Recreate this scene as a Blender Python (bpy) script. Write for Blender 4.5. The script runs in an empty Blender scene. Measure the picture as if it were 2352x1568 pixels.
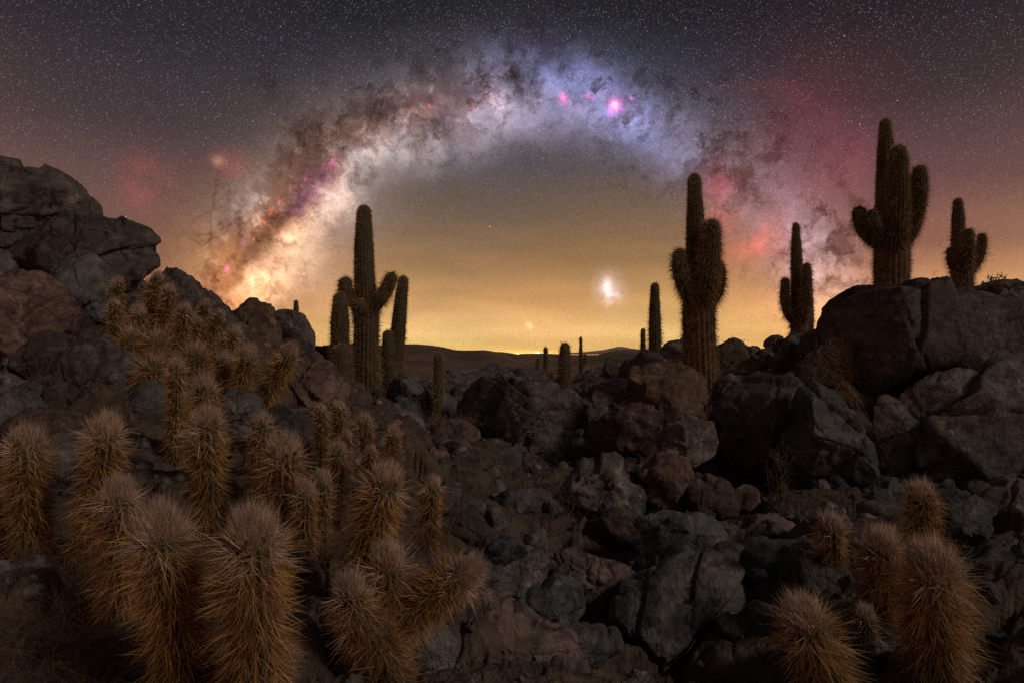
import bpy, bmesh, math, random
import numpy as np
from mathutils import Vector, Matrix, noise as mnoise

# ------------------------------------------------------------------ camera
F = 1500.0            # focal length in the units of the 2352 x 1568 view of the photograph
EYE = 1.6
HV = 812.0            # the level horizon sits at this height in that view
SC = bpy.context.scene
COL = SC.collection
cam = bpy.data.cameras.new('camera'); camo = bpy.data.objects.new('camera', cam); COL.objects.link(camo)
camo.location = (0, 0, EYE); camo.rotation_euler = (math.pi / 2, 0, 0)
cam.sensor_width = 36.0; cam.lens = 36.0 * F / 2352.0
cam.shift_y = (HV - 784.0) / 2352.0
cam.clip_start = 0.02; cam.clip_end = 60000.0
SC.camera = camo
SC.view_settings.view_transform = 'Standard'; SC.view_settings.look = 'None'
SC.view_settings.exposure = 0.0; SC.view_settings.gamma = 1.0

def s2l(*c):
    """sRGB 0-255 to linear"""
    return tuple(((x / 255.0) / 12.92) if x / 255.0 <= 0.04045 else (((x / 255.0) + 0.055) / 1.055) ** 2.4 for x in c)

# ------------------------------------------------------------------ node helper
class NT:
    def __init__(s, tree):
        s.t = tree; s.n = tree.nodes; s.l = tree.links
    def _in(s, sock, v):
        if isinstance(v, bpy.types.NodeSocket): s.l.new(v, sock)
        elif v is not None:
            if sock.type == 'RGBA' and len(v) == 3: v = (*v, 1)
            sock.default_value = v
    def m(s, op, a, b=None, c=None, clamp=False):
        n = s.n.new('ShaderNodeMath'); n.operation = op; n.use_clamp = clamp
        for i, v in enumerate((a, b, c)):
            if v is not None: s._in(n.inputs[i], v)
        return n.outputs[0]
    def v(s, op, a, b=None, scale=None):
        n = s.n.new('ShaderNodeVectorMath'); n.operation = op
        s._in(n.inputs[0], a)
        if b is not None: s._in(n.inputs[1], b)
        if scale is not None: s._in(n.inputs['Scale'], scale)
        return n.outputs['Value'] if op in ('LENGTH', 'DOT_PRODUCT', 'DISTANCE') else n.outputs[0]
    def madd(s, a, b, c):
        n = s.n.new('ShaderNodeVectorMath'); n.operation = 'MULTIPLY_ADD'
        for i, v in enumerate((a, b, c)): s._in(n.inputs[i], v)
        return n.outputs[0]
    def noise(s, vec, scale, detail=4, rough=0.55, dist=0.0, color=False, lac=2.0):
        n = s.n.new('ShaderNodeTexNoise'); s._in(n.inputs['Vector'], vec)
        n.inputs['Scale'].default_value = scale; n.inputs['Detail'].default_value = detail
        n.inputs['Roughness'].default_value = rough; n.inputs['Distortion'].default_value = dist
        n.inputs['Lacunarity'].default_value = lac
        return n.outputs['Color'] if color else n.outputs[0]
    def voro(s, vec, scale, feature='F1', rnd=1.0):
        n = s.n.new('ShaderNodeTexVoronoi'); n.feature = feature; s._in(n.inputs['Vector'], vec)
        n.inputs['Scale'].default_value = scale; n.inputs['Randomness'].default_value = rnd
        return n
    def ramp(s, fac, stops, interp='LINEAR'):
        n = s.n.new('ShaderNodeValToRGB'); s._in(n.inputs[0], fac); r = n.color_ramp; r.interpolation = interp
        while len(r.elements) < len(stops): r.elements.new(0.5)
        for e, (p, c) in zip(r.elements, stops):
            e.position = p; e.color = (*c, 1) if not isinstance(c, (int, float)) else (c, c, c, 1)
        return n.outputs[0]
    def rng(s, x, a, b, c=0.0, d=1.0, smooth=False):
        n = s.n.new('ShaderNodeMapRange'); n.interpolation_type = 'SMOOTHSTEP' if smooth else 'LINEAR'
        for i, v in enumerate((x, a, b, c, d)): s._in(n.inputs[i], v)
        return n.outputs[0]
    def mix(s, f, a, b, mode='MIX'):
        n = s.n.new('ShaderNodeMix'); n.data_type = 'RGBA'; n.blend_type = mode
        s._in(n.inputs[0], f); s._in(n.inputs[6], a); s._in(n.inputs[7], b)
        return n.outputs[2]
    def xyz(s, x, y, z):
        n = s.n.new('ShaderNodeCombineXYZ')
        for i, v in enumerate((x, y, z)): s._in(n.inputs[i], v)
        return n.outputs[0]
    def sep(s, v):
        n = s.n.new('ShaderNodeSeparateXYZ'); s._in(n.inputs[0], v); return n.outputs[0], n.outputs[1], n.outputs[2]
    def curve(s, x, pts):
        n = s.n.new('ShaderNodeFloatCurve'); s._in(n.inputs['Value'], x); c = n.mapping.curves[0]
        while len(c.points) < len(pts): c.points.new(0.5, 0.5)
        for p, (a, b) in zip(c.points, pts): p.location = (a, b)
        n.mapping.use_clip = False; n.mapping.update(); return n.outputs[0]

# ------------------------------------------------------------------ night sky, laid out in azimuth and elevation
def azel(u, v):
    x, z = (u - 1176) / F, (HV - v) / F
    return math.atan2(x, 1.0), math.atan2(z, math.hypot(x, 1.0))

world = bpy.data.worlds.new('World'); SC.world = world; world.use_nodes = True
W = NT(world.node_tree); W.n.clear()
tc = W.n.new('ShaderNodeTexCoord')
D = W.v('NORMALIZE', tc.outputs['Generated'])
dx, dy, dz = W.sep(D)
AZ = W.m('ARCTAN2', dx, dy)
EL = W.m('ARCSINE', dz)
A0 = W.xyz(AZ, EL, 0.0)
w1 = W.v('SCALE', W.v('SUBTRACT', W.noise(D, 5, 1, 0.5, color=True), (0.5, 0.5, 0.5)), scale=0.09)
w2 = W.v('SCALE', W.v('SUBTRACT', W.noise(D, 30, 3, 0.7, color=True), (0.5, 0.5, 0.5)), scale=0.032)
A1 = W.v('ADD', W.v('ADD', A0, w1), w2)     # ragged
A2 = W.v('ADD', A0, W.v('SCALE', w1, scale=0.5))  # soft
class Field:
    """powers of a sky position (x, y in radians): lets a gaussian patch be two dot products"""
    def __init__(f, A, after=None):
        if after is not None: A = W.madd(after, (1e-9, 1e-9, 1e-9), A)   # keeps the patches in order, one after the other
        x, y, z = W.sep(A)
        f.p2 = W.xyz(W.m('MULTIPLY', x, x), W.m('MULTIPLY', x, y), W.m('MULTIPLY', y, y)); f.p1 = W.xyz(x, y, 1.0)
FLD = {}; CNT = {}
def blob(src, u, v, su, sv, rot=0.0, after=None):
    """a gaussian patch: centre and radii given as where it stands in the photograph, turned into sky angles"""
    k = id(src)
    if k not in FLD or CNT[k] >= 10:
        FLD[k] = Field(src, after); CNT[k] = 0
    CNT[k] += 1; f = FLD[k]
    a, e = azel(u, v); c = math.cos(a)
    sx = su / F * c * (c if abs(rot) < 20 else 1); sy = sv / F * c
    r = math.radians(rot); cr, sr = math.cos(r), math.sin(r)
    p = cr * cr / sx ** 2 + sr * sr / sy ** 2; q = 2 * cr * sr * (1 / sx ** 2 - 1 / sy ** 2); w = sr * sr / sx ** 2 + cr * cr / sy ** 2
    d1 = W.v('DOT_PRODUCT', f.p2, (-p, -q, -w))
    d2 = W.v('DOT_PRODUCT', f.p1, (2 * p * a + q * e, 2 * w * e + q * a, -(p * a * a + q * a * e + w * e * e)))
    return W.m('EXPONENT', W.m('ADD', d1, d2))

# base airglow: by elevation, warm near the horizon, varied with azimuth
def vpos(v): return max(0.0, math.atan2(HV - v, F)) / 0.6
eln = W.m('DIVIDE', W.m('MAXIMUM', EL, 0.0), 0.6)
mid = W.ramp(eln, [(0, s2l(212, 165, 98)), (vpos(770), s2l(214, 169, 112)), (vpos(690), s2l(192, 141, 90)), (vpos(600), s2l(158, 118, 80)),
                   (vpos(500), s2l(122, 98, 76)), (vpos(380), s2l(88, 79, 76)), (vpos(200), s2l(52, 54, 64)), (vpos(60), s2l(32, 33, 37)), (1.0, s2l(26, 27, 31))])
lef = W.ramp(eln, [(0, s2l(170, 105, 62)), (vpos(640), s2l(136, 98, 76)), (vpos(500), s2l(108, 82, 74)), (vpos(350), s2l(70, 58, 60)),
                   (vpos(150), s2l(43, 39, 43)), (1.0, s2l(33, 30, 34))])
rig = W.ramp(eln, [(0, s2l(232, 175, 102)), (vpos(700), s2l(208, 146, 98)), (vpos(600), s2l(154, 106, 86)), (vpos(470), s2l(110, 76, 76)), (vpos(300), s2l(64, 49, 53)),
                   (vpos(120), s2l(38, 32, 35)), (1.0, s2l(29, 25, 28))])
base = W.mix(W.rng(AZ, -0.15, -0.55, smooth=True), mid, lef)
base = W.mix(W.rng(AZ, 0.12, 0.5, smooth=True), base, rig)
# airglow waves: faint slanting bands low over the plain
wv = W.noise(W.v('MULTIPLY', W.v('ADD', A0, W.v('SCALE', w1, scale=0.6)), (3.0, 16.0, 1)), 1.6, 1, 0.5)
low = W.rng(EL, 0.30, 0.02, smooth=True)
wvm = W.m('ADD', 1.0, W.m('MULTIPLY', W.m('MULTIPLY', W.m('SUBTRACT', wv, 0.5), 0.75), low))
base = W.v('SCALE', base, scale=W.m('MULTIPLY', wvm, W.rng(EL, 0.0, 0.16, 1.6, 1.0, smooth=True)))
def add(c, fac, col, k=1.0):
    return W.v('ADD', c, W.v('SCALE', tuple(x * k for x in s2l(*col)), scale=fac))
def dark(c, fac, col, k):
    """multiply towards a dust colour"""
    q = W.v('SCALE', tuple(x - 1.0 for x in col), scale=W.m('MULTIPLY', fac, k, clamp=True))
    return W.madd(c, q, c)
far_l = W.rng(AZ, -0.55, -0.75, smooth=True)
base = add(base, W.m('MULTIPLY', far_l, W.rng(EL, 0.5, 0.1, smooth=True)), (70, 30, 15), 0.5)
base = dark(base, blob(A2, 1130, 420, 330, 130, after=base), (0.82, 0.88, 0.95), 0.6)
# faint colour shreds in the dim sky so it is nowhere even
sh = W.noise(W.v('ADD', D, w1), 3.0, 1, 0.5, color=True)
base = W.v('MULTIPLY', base, W.v('ADD', W.v('SCALE', W.v('SUBTRACT', sh, (0.5, 0.5, 0.5)), scale=0.35), (1, 1, 1)))

# the band of the Milky Way: polar coordinates about a point on the horizon
CU = 1190
ac, _ = azel(CU, HV)
line = [(455, 760), (520, 640), (600, 535), (700, 428), (800, 345), (950, 275), (1100, 238), (1250, 226), (1420, 248), (1560, 300), (1700, 392), (1800, 490), (1880, 600), (1960, 730)]
pts = []
for (u, v) in line:
    a, e = azel(u, v); a -= ac
    pts.append((math.atan2(e, a) / math.pi, math.hypot(a, e)))
pts.sort(); pts = [(0.0, pts[0][1] + 0.01)] + pts + [(1.0, pts[-1][1] + 0.01)]
def polar(vec):
    x, y, z = W.sep(vec)
    x = W.m('SUBTRACT', x, ac)
    th = W.m('DIVIDE', W.m('ARCTAN2', y, x), math.pi)
    return th, W.m('SQRT', W.m('ADD', W.m('MULTIPLY', x, x), W.m('MULTIPLY', y, y)))
th, rr = polar(A2)
th1, rr1 = polar(A1)
R = W.curve(th, pts)
t = W.m('SUBTRACT', rr, R)      # soft distance from the band's centreline, + is outwards
t1 = W.m('SUBTRACT', rr1, R)    # ragged one
def gs(x, c, w):
    q = W.m('DIVIDE', W.m('SUBTRACT', x, c), w)
    return W.m('EXPONENT', W.m('MULTIPLY', W.m('MULTIPLY', q, q), -1.0))
up = W.rng(EL, -0.02, 0.01)
gcol = W.ramp(th, [(0.0, s2l(110, 96, 92)), (0.10, s2l(108, 96, 104)), (0.22, s2l(82, 74, 84)), (0.33, s2l(88, 88, 112)), (0.43, s2l(112, 110, 142)),
                   (0.55, s2l(128, 118, 138)), (0.68, s2l(150, 126, 120)), (0.80, s2l(186, 146, 116)), (0.9, s2l(226, 168, 108)), (1.0, s2l(215, 150, 90))])
wide = gs(t, 0.0, 0.072)
core = gs(t1, -0.012, 0.041)
cl = W.noise(W.v('ADD', D, w2), 17, 6, 0.70)
clm = W.rng(cl, 0.34, 0.66, 0.2, 1.6)
sky = W.v('ADD', base, W.v('SCALE', gcol, scale=W.m('MULTIPLY', W.m('MULTIPLY', wide, 0.34), up)))
sky = W.v('ADD', sky, W.v('SCALE', gcol, scale=W.m('MULTIPLY', W.m('MULTIPLY', core, clm), up)))
# bright inner ridge of the left half
rid = W.m('MULTIPLY', gs(t1, -0.05, 0.026), W.ramp(th, [(0.0, 0.0), (0.40, 0.05), (0.5, 0.22), (0.62, 0.4), (0.72, 0.7), (0.86, 0.75), (1.0, 0.5)]))
sky = W.v('ADD', sky, W.v('SCALE', W.ramp(th, [(0.4, s2l(150, 130, 160)), (0.6, s2l(176, 148, 138)), (0.72, s2l(170, 160, 158)), (0.85, s2l(225, 180, 140))]), scale=W.m('MULTIPLY', rid, clm)))
# glows that belong to particular places in the band
for (u, v, su, sv, r, c, k, rag) in [
    (590, 605, 60, 17, 44, (255, 225, 190), 1.1, 1), (545, 665, 70, 40, 40, (255, 190, 130), 0.4, 1), (500, 600, 60, 60, 0, (210, 145, 95), 0.4, 1),
    (640, 560, 90, 50, 42, (230, 205, 180), 0.30, 0), (560, 470, 80, 45, 40, (150, 150, 165), 0.5, 1), (830, 365, 70, 22, 28, (185, 182, 190), 0.75, 1),
    (760, 450, 110, 60, 35, (110, 122, 140), 0.40, 0), (1010, 345, 180, 50, 10, (95, 105, 120), 0.4, 0), (1140, 240, 30, 24, 0, (205, 175, 195), 0.9, 1),
    (980, 278, 60, 22, 20, (190, 150, 140), 0.5, 1), (1120, 265, 80, 18, 0, (170, 145, 150), 0.45, 1), (1290, 190, 120, 34, -8, (98, 112, 180), 0.4, 1),
    (1440, 250, 90, 50, -30, (115, 112, 170), 0.6, 1), (1450, 310, 120, 34, -25, (95, 105, 160), 0.5, 1), (1300, 290, 200, 40, 0, (95, 85, 110), 0.4, 0),
    (1600, 350, 90, 40, -35, (100, 92, 120), 0.4, 1), (1900, 620, 90, 60, -50, (120, 112, 125), 0.5, 1), (1830, 540, 60, 40, -50, (110, 110, 135), 0.5, 1),
    (500, 655, 12, 10, 0, (200, 180, 220), 0.6, 1), (800, 500, 110, 80, 0, (98, 102, 108), 0.40, 0), (680, 610, 90, 60, 0, (165, 158, 155), 0.40, 0),
    (960, 228, 110, 20, 18, (110, 100, 110), 0.4, 1), (1060, 190, 90, 24, 8, (80, 76, 96), 0.35, 1)]:
    sky = add(sky, W.m('MULTIPLY', blob(A1 if rag else A2, u, v, su, sv, r, after=sky), clm if rag else 1.0), c, k)
# dust: torn dark clouds along the rift
du = W.noise(W.v('ADD', D, W.v('SCALE', w2, scale=1.6)), 10, 6, 0.64)
du2 = W.noise(W.v('ADD', D, w2), 40, 4, 0.68)
dd = W.m('ADD', W.m('MULTIPLY', du, 0.68), W.m('MULTIPLY', du2, 0.32))
rift = gs(t1, 0.012, 0.055)
rl = W.ramp(th, [(0.0, 0.1), (0.2, 0.4), (0.35, 0.3), (0.5, 0.55), (0.6, 0.9), (0.75, 1.0), (1.0, 0.85)])
dm = W.rng(W.m('ADD', dd, W.m('MULTIPLY', W.m('MULTIPLY', rift, rl), 0.19)), 0.51, 0.67, smooth=True)
dm = W.m('MULTIPLY', dm, W.m('MULTIPLY', gs(t1, 0.012, 0.082), up))
sky = dark(sky, dm, (0.42, 0.32, 0.28), 0.92)
# thin crooked lanes inside the band
fn = W.noise(W.v('ADD', D, W.v('SCALE', w2, scale=1.2)), 15, 4, 0.62)
fl_ = W.rng(W.m('ABSOLUTE', W.m('SUBTRACT', fn, 0.5)), 0.035, 0.0)
fl_ = W.m('MULTIPLY', W.m('MULTIPLY', fl_, W.rng(du2, 0.38, 0.6)), gs(t1, 0.01, 0.095))
sky = dark(sky, W.m('MULTIPLY', fl_, up), (0.40, 0.33, 0.30), 0.85)
for (u, v, su, sv, r, k) in [
    (700, 452, 58, 26, 36, 0.95), (752, 412, 34, 24, 30, 0.9), (640, 505, 46, 22, 40, 0.8), (905, 268, 85, 26, 12, 0.85), (1190, 203, 42, 20, 0, 0.85), (1005, 305, 34, 20, 0, 0.85), (740, 330, 80, 40, 30, 0.75), (700, 420, 44, 26, 30, 0.6),
    (640, 490, 60, 26, 40, 0.8), (590, 545, 42, 20, 50, 0.6), (560, 590, 34, 16, 60, 0.75), (1215, 232, 26, 14, -40, 0.75), (1650, 300, 60, 40, -40, 0.4),
    (1660, 395, 80, 26, -30, 0.5), (1740, 470, 46, 26, -50, 0.5), (1350, 250, 22, 18, 0, 0.6), (790, 390, 12, 34, 0, 0.7), (610, 205, 30, 34, 0, 0.5),
    (478, 430, 5, 70, 0, 0.6), (470, 520, 7, 40, 0, 0.5), (545, 480, 6, 30, 0, 0.6), (680, 290, 10, 40, -30, 0.5), (665, 340, 12, 50, 0, 0.5), (1225, 350, 5, 20, 20, 0.5)]:
    b = blob(A1, u, v, su, sv, r, after=sky)
    sky = dark(sky, W.m('MULTIPLY', b, W.rng(dd, 0.35, 0.6, 0.4, 1.2)), (0.45, 0.37, 0.34), k)
# nebulae and clouds with a colour of their own
for (u, v, su, sv, r, c, k, rag) in [
    (320, 425, 56, 50, 0, (150, 45, 50), 0.42, 0), (520, 372, 36, 30, 0, (150, 50, 62), 0.45, 0), (489, 364, 14, 12, 0, (200, 150, 110), 0.35, 0),
    (1655, 420, 36, 50, 0, (180, 62, 74), 0.42, 1), (1640, 480, 44, 36, 0, (190, 60, 50), 0.35, 1), (1765, 545, 42, 40, 0, (225, 62, 42), 0.6, 1),
    (1700, 575, 70, 30, 10, (190, 60, 40), 0.4, 1), (1720, 205, 90, 14, -12, (130, 36, 54), 0.15, 1), (1860, 262, 70, 20, -35, (130, 34, 50), 0.2, 1),
    (1930, 360, 44, 60, 10, (130, 36, 48), 0.26, 1), (1900, 440, 90, 40, 0, (130, 45, 45), 0.2, 0), (668, 424, 6, 10, 0, (230, 60, 140), 0.8, 1),
    (766, 390, 16, 10, 30, (210, 70, 150), 0.6, 1), (625, 472, 6, 5, 0, (240, 60, 60), 0.7, 1), (607, 490, 5, 4, 0, (240, 60, 60), 0.7, 1),
    (522, 618, 6, 9, 0, (240, 90, 190), 0.7, 1), (1310, 242, 9, 9, 0, (250, 60, 140), 0.9, 1), (590, 520, 5, 4, 0, (235, 80, 120), 0.7, 1), (712, 408, 6, 5, 0, (225, 90, 170), 0.6, 1),
    (690, 470, 8, 5, 20, (190, 90, 190), 0.5, 1), (560, 560, 8, 6, 0, (200, 100, 190), 0.5, 1), (650, 448, 5, 5, 0, (235, 70, 110), 0.6, 1), (1090, 262, 8, 5, 0, (215, 90, 120), 0.5, 1),
    (1368, 238, 6, 6, 0, (230, 70, 170), 0.6, 1), (1455, 236, 6, 5, 0, (225, 110, 210), 0.5, 1), (985, 268, 7, 5, 0, (210, 100, 120), 0.5, 1), (1335, 268, 12, 8, 0, (150, 60, 80), 0.4, 1), (1418, 250, 15, 15, 0, (255, 70, 190), 1.0, 1),
    (1416, 246, 7, 7, 0, (255, 190, 255), 0.9, 1), (1416, 268, 12, 14, 0, (200, 130, 235), 0.5, 1), (730, 440, 60, 40, 30, (130, 70, 140), 0.3, 1),
    (1404, 652, 28, 34, 0, (215, 195, 205), 0.48, 0), (1401, 650, 9, 21, -6, (250, 235, 240), 0.55, 0), (1396, 672, 14, 10, 30, (210, 195, 205), 0.3, 0), (1150, 795, 420, 50, 0, (225, 175, 80), 0.22, 0),
    (1850, 320, 150, 160, 0, (92, 28, 36), 0.5, 0), (1700, 500, 110, 90, 0, (120, 40, 42), 0.3, 0), (1424, 662, 12, 9, 0, (170, 175, 210), 0.35, 1), (1408, 684, 12, 7, 0, (200, 180, 190), 0.3, 1), (1216, 748, 9, 7, -40, (235, 205, 170), 0.5, 1),
    (1220, 811, 60, 5, 0, (255, 205, 70), 0.9, 0), (1200, 812, 170, 14, 0, (250, 200, 90), 0.25, 0)]:
    b = blob((A1 if rag == 1 else A2) if v < 560 or u in (1404, 1401, 1424, 1408) else A0, u, v, su, sv, r, after=sky)
    if v < 740 and su > 3 and su < 100: b = W.m('MULTIPLY', b, W.rng(cl, 0.38, 0.60, 0.55 if u in (1404, 1401) else 0.15, 1.5))
    sky = add(sky, b, c, k)

# stars: four sizes
def stars(scale, rad, keep, gain, sat):
    n = W.voro(D, scale)
    f = W.rng(n.outputs['Distance'], rad, rad * 0.25)
    r, g, b = W.sep(n.outputs['Color'])
    on = W.m('POWER', W.rng(r, 1.0 - keep, 1.0), 2.5)
    tint = W.ramp(g, [(0.0, (0.45, 0.6, 1.0)), (0.3, (0.7, 0.8, 1.0)), (0.6, (1, 0.95, 0.9)), (1.0, (1.0, 0.72, 0.5))])
    return W.v('SCALE', tint, scale=W.m('MULTIPLY', W.m('MULTIPLY', f, on), gain))
bright = W.rng(EL, 0.02, 0.3, 0.35, 1.0)
dens = W.m('ADD', 0.65, W.m('MULTIPLY', wide, 0.5))
dens = W.m('MULTIPLY', W.m('MULTIPLY', dens, bright), W.m('SUBTRACT', 1.0, W.m('MULTIPLY', dm, 0.5)))
st = W.v('ADD', stars(620, 0.42, 0.7, 0.42, 0), stars(300, 0.20, 0.38, 0.9, 0))
st = W.v('ADD', st, stars(60, 0.052, 0.34, 4.5, 0))
sky = W.v('ADD', sky, W.v('SCALE', st, scale=dens))
grain = W.rng(W.noise(D, 700, 1, 0.5), 0.3, 0.7, 0.86, 1.14)
sky = W.v('SCALE', sky, scale=grain)
# below the horizon: dark ground colour
sky = W.mix(W.rng(EL, -0.012, -0.004), (0.012, 0.010, 0.009), sky)
bg = W.n.new('ShaderNodeBackground'); W.l.new(sky, bg.inputs['Color']); bg.inputs['Strength'].default_value = 1.0
wo = W.n.new('ShaderNodeOutputWorld'); W.l.new(bg.outputs[0], wo.inputs[0])
world.cycles.sampling_method = 'MANUAL'; world.cycles.sample_map_resolution = 512

# ------------------------------------------------------------------ the one lamp: a low warm light from the right behind the camera
sun = bpy.data.lights.new('sun', 'SUN'); suno = bpy.data.objects.new('sun', sun); COL.objects.link(suno)
sun.energy = 0.62; sun.angle = math.radians(9); sun.color = (1.0, 0.84, 0.70)
ldir = Vector((0.68, -0.46, 0.54)).normalized()       # towards the light
suno.rotation_euler = ldir.to_track_quat('Z', 'Y').to_euler()
SC.cycles.use_denoising = False
SC.cycles.max_bounces = 3; SC.cycles.diffuse_bounces = 2; SC.cycles.glossy_bounces = 1; SC.cycles.transmission_bounces = 1
SC.cycles.sample_clamp_indirect = 3.0; SC.cycles.caustics_reflective = False; SC.cycles.caustics_refractive = False
SC.cycles.adaptive_threshold = 0.015

# ------------------------------------------------------------------ numpy noise
_rs = np.random.RandomState(7)
_perm = _rs.permutation(256); _perm = np.concatenate([_perm, _perm, _perm]).astype(np.int64)
_g = _rs.normal(size=(256, 3)); _g /= np.linalg.norm(_g, axis=1)[:, None]
def perlin(p):
    i = np.floor(p).astype(np.int64); f = p - i; u = f * f * f * (f * (f * 6 - 15) + 10); i &= 255
    out = 0.0
    for dx_ in (0, 1):
        wx = u[:, 0] if dx_ else 1 - u[:, 0]
        hx = _perm[(i[:, 0] + dx_) & 255]
        for dy_ in (0, 1):
            wy = u[:, 1] if dy_ else 1 - u[:, 1]
            hy = _perm[hx + ((i[:, 1] + dy_) & 255)]
            for dz_ in (0, 1):
                wz = u[:, 2] if dz_ else 1 - u[:, 2]
                g = _g[_perm[hy + ((i[:, 2] + dz_) & 255)] & 255]
                out = out + wx * wy * wz * (g[:, 0] * (f[:, 0] - dx_) + g[:, 1] * (f[:, 1] - dy_) + g[:, 2] * (f[:, 2] - dz_))
    return out * 1.5
def fbm(p, oct=4, gain=0.5, ridge=False):
    s, a, t_ = 0.0, 1.0, 0.0
    for k in range(oct):
        n = perlin(p * (2.03 ** k) + 17.3 * k)
        if ridge: n = 1 - 2 * np.abs(n)
        s = s + a * n; t_ += a; a *= gain
    return s / t_

# ------------------------------------------------------------------ mesh and object helpers
def link(o, parent=None):
    COL.objects.link(o)
    if parent is not None: o.parent = parent
    return o
def mesh_np(name, V, faces, mats, parent=None, midx=None, smooth=True, loc=(0, 0, 0)):
    """faces: an (n,3) or (n,4) array, or a list of such arrays"""
    me = bpy.data.meshes.new(name)
    fl = faces if isinstance(faces, list) else [faces]
    fl = [f for f in fl if len(f)]
    loops = np.concatenate([f.ravel() for f in fl]).astype(np.int32)
    tot = np.concatenate([np.full(len(f), f.shape[1]) for f in fl]).astype(np.int32)
    start = np.concatenate([[0], np.cumsum(tot)[:-1]]).astype(np.int32)
    me.vertices.add(len(V)); me.vertices.foreach_set('co', np.ascontiguousarray(V, dtype=np.float32).ravel())
    me.loops.add(len(loops)); me.loops.foreach_set('vertex_index', loops)
    me.polygons.add(len(tot)); me.polygons.foreach_set('loop_start', start); me.polygons.foreach_set('loop_total', tot)
    me.polygons.foreach_set('use_smooth', np.full(len(tot), smooth))
    for m in (mats if isinstance(mats, (list, tuple)) else [mats]): me.materials.append(m)
    if midx is not None: me.polygons.foreach_set('material_index', np.asarray(midx, dtype=np.int32))
    me.update(calc_edges=True); me.validate()
    o = bpy.data.objects.new(name, me); o.location = loc
    return link(o, parent)
def tag(o, label=None, cat=None, group=None, kind=None):
    for k, x in (('label', label), ('category', cat), ('group', group), ('kind', kind)):
        if x: o[k] = x
    return o
def empty(name, loc, label, cat, group=None):
    o = bpy.data.objects.new(name, None); o.location = loc; o.empty_display_size = 0.1; COL.objects.link(o)
    return tag(o, label, cat, group)
def P(u, v, d):
    """the point that stands at (u, v) in the photograph, d metres ahead"""
    return np.array([(u - 1176) / F * d, d, EYE + (HV - v) / F * d])

# ------------------------------------------------------------------ materials
def material(name, build):
    m = bpy.data.materials.new(name); m.use_nodes = True; t_ = NT(m.node_tree); t_.n.clear()
    o = t_.n.new('ShaderNodeOutputMaterial'); b = t_.n.new('ShaderNodeBsdfPrincipled'); t_.l.new(b.outputs[0], o.inputs[0])
    build(t_, b); return m
def bump(t_, b, h, strength, dist):
    n = t_.n.new('ShaderNodeBump'); n.inputs['Strength'].default_value = strength; n.inputs['Distance'].default_value = dist
    t_.l.new(h, n.inputs['Height']); t_.l.new(n.outputs[0], b.inputs['Normal'])
def cells(x, y, s, seed, tilt=0.5):
    """a field of tilted broken blocks: height and nearness to a crack"""
    px_, py_ = x / s, y / s; ix, iy = np.floor(px_), np.floor(py_); f1 = np.full(len(x), 9.0); f2 = f1.copy(); h = np.zeros(len(x))
    def hs(a, b, k): v = np.sin(a * 127.1 + b * 311.7 + k * 74.7 + seed) * 43758.5453; return v - np.floor(v)
    for ox in (-1, 0, 1):
        for oy in (-1, 0, 1):
            cx, cy = ix + ox, iy + oy; qx, qy = cx + hs(cx, cy, 1), cy + hs(cx, cy, 2); dx_, dy_ = px_ - qx, py_ - qy
            d = np.hypot(dx_, dy_); hh = hs(cx, cy, 3) - 0.5 + tilt * ((hs(cx, cy, 4) - 0.5) * dx_ + (hs(cx, cy, 5) - 0.5) * dy_) * 2
            n_ = d < f1; f2 = np.where(n_, f1, np.minimum(f2, d)); h = np.where(n_, hh, h); f1 = np.where(n_, d, f1)
    return h, np.clip((f2 - f1) / 0.16, 0, 1)
def rock_mat(name, c1, c2, c3, lichen, rough=0.75, crust=0.5):
    def f(t_, b):
        tc_ = t_.n.new('ShaderNodeTexCoord'); oi = t_.n.new('ShaderNodeObjectInfo')
        p = t_.v('ADD', tc_.outputs['Object'], t_.v('SCALE', (13.0, 7.0, 5.0), scale=oi.outputs['Random']))
        n1 = t_.noise(p, 1.7, 3, 0.6); n2 = t_.noise(p, 9, 6, 0.7); n3 = t_.noise(t_.v('MULTIPLY', p, (1, 1, 3.5)), 5, 4, 0.65)
        c = t_.mix(t_.rng(n1, 0.42, 0.6), c1, c2)
        c = t_.mix(t_.m('MULTIPLY', t_.rng(n3, 0.5, 0.68), 0.7), c, c3)
        li = t_.m('MULTIPLY', t_.rng(n2, 0.55, 0.66), t_.rng(t_.noise(p, 2.6, 2, 0.5), 0.5, 0.62))
        c = t_.mix(t_.m('MULTIPLY', li, crust), c, lichen)
        c = t_.v('SCALE', c, scale=t_.rng(n2, 0.3, 0.7, 0.4, 1.6))
        vn = t_.rng(t_.m('ABSOLUTE', t_.m('SUBTRACT', t_.noise(p, 2.2, 4, 0.6), 0.5)), 0.02, 0.0)
        c = t_.v('SCALE', c, scale=t_.m('SUBTRACT', 1.0, t_.m('MULTIPLY', vn, 0.6)))
        c = t_.v('SCALE', c, scale=t_.rng(oi.outputs['Random'], 0, 1, 0.75, 1.3))
        t_.l.new(c, b.inputs['Base Color']); b.inputs['Roughness'].default_value = rough
        b.inputs['Specular IOR Level'].default_value = 0.35
        h = t_.m('ADD', t_.m('MULTIPLY', n2, 1.0), t_.m('MULTIPLY', t_.noise(p, 45, 3, 0.7), 0.35))
        bump(t_, b, h, 0.9, 0.04)
    return material(name, f)
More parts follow.
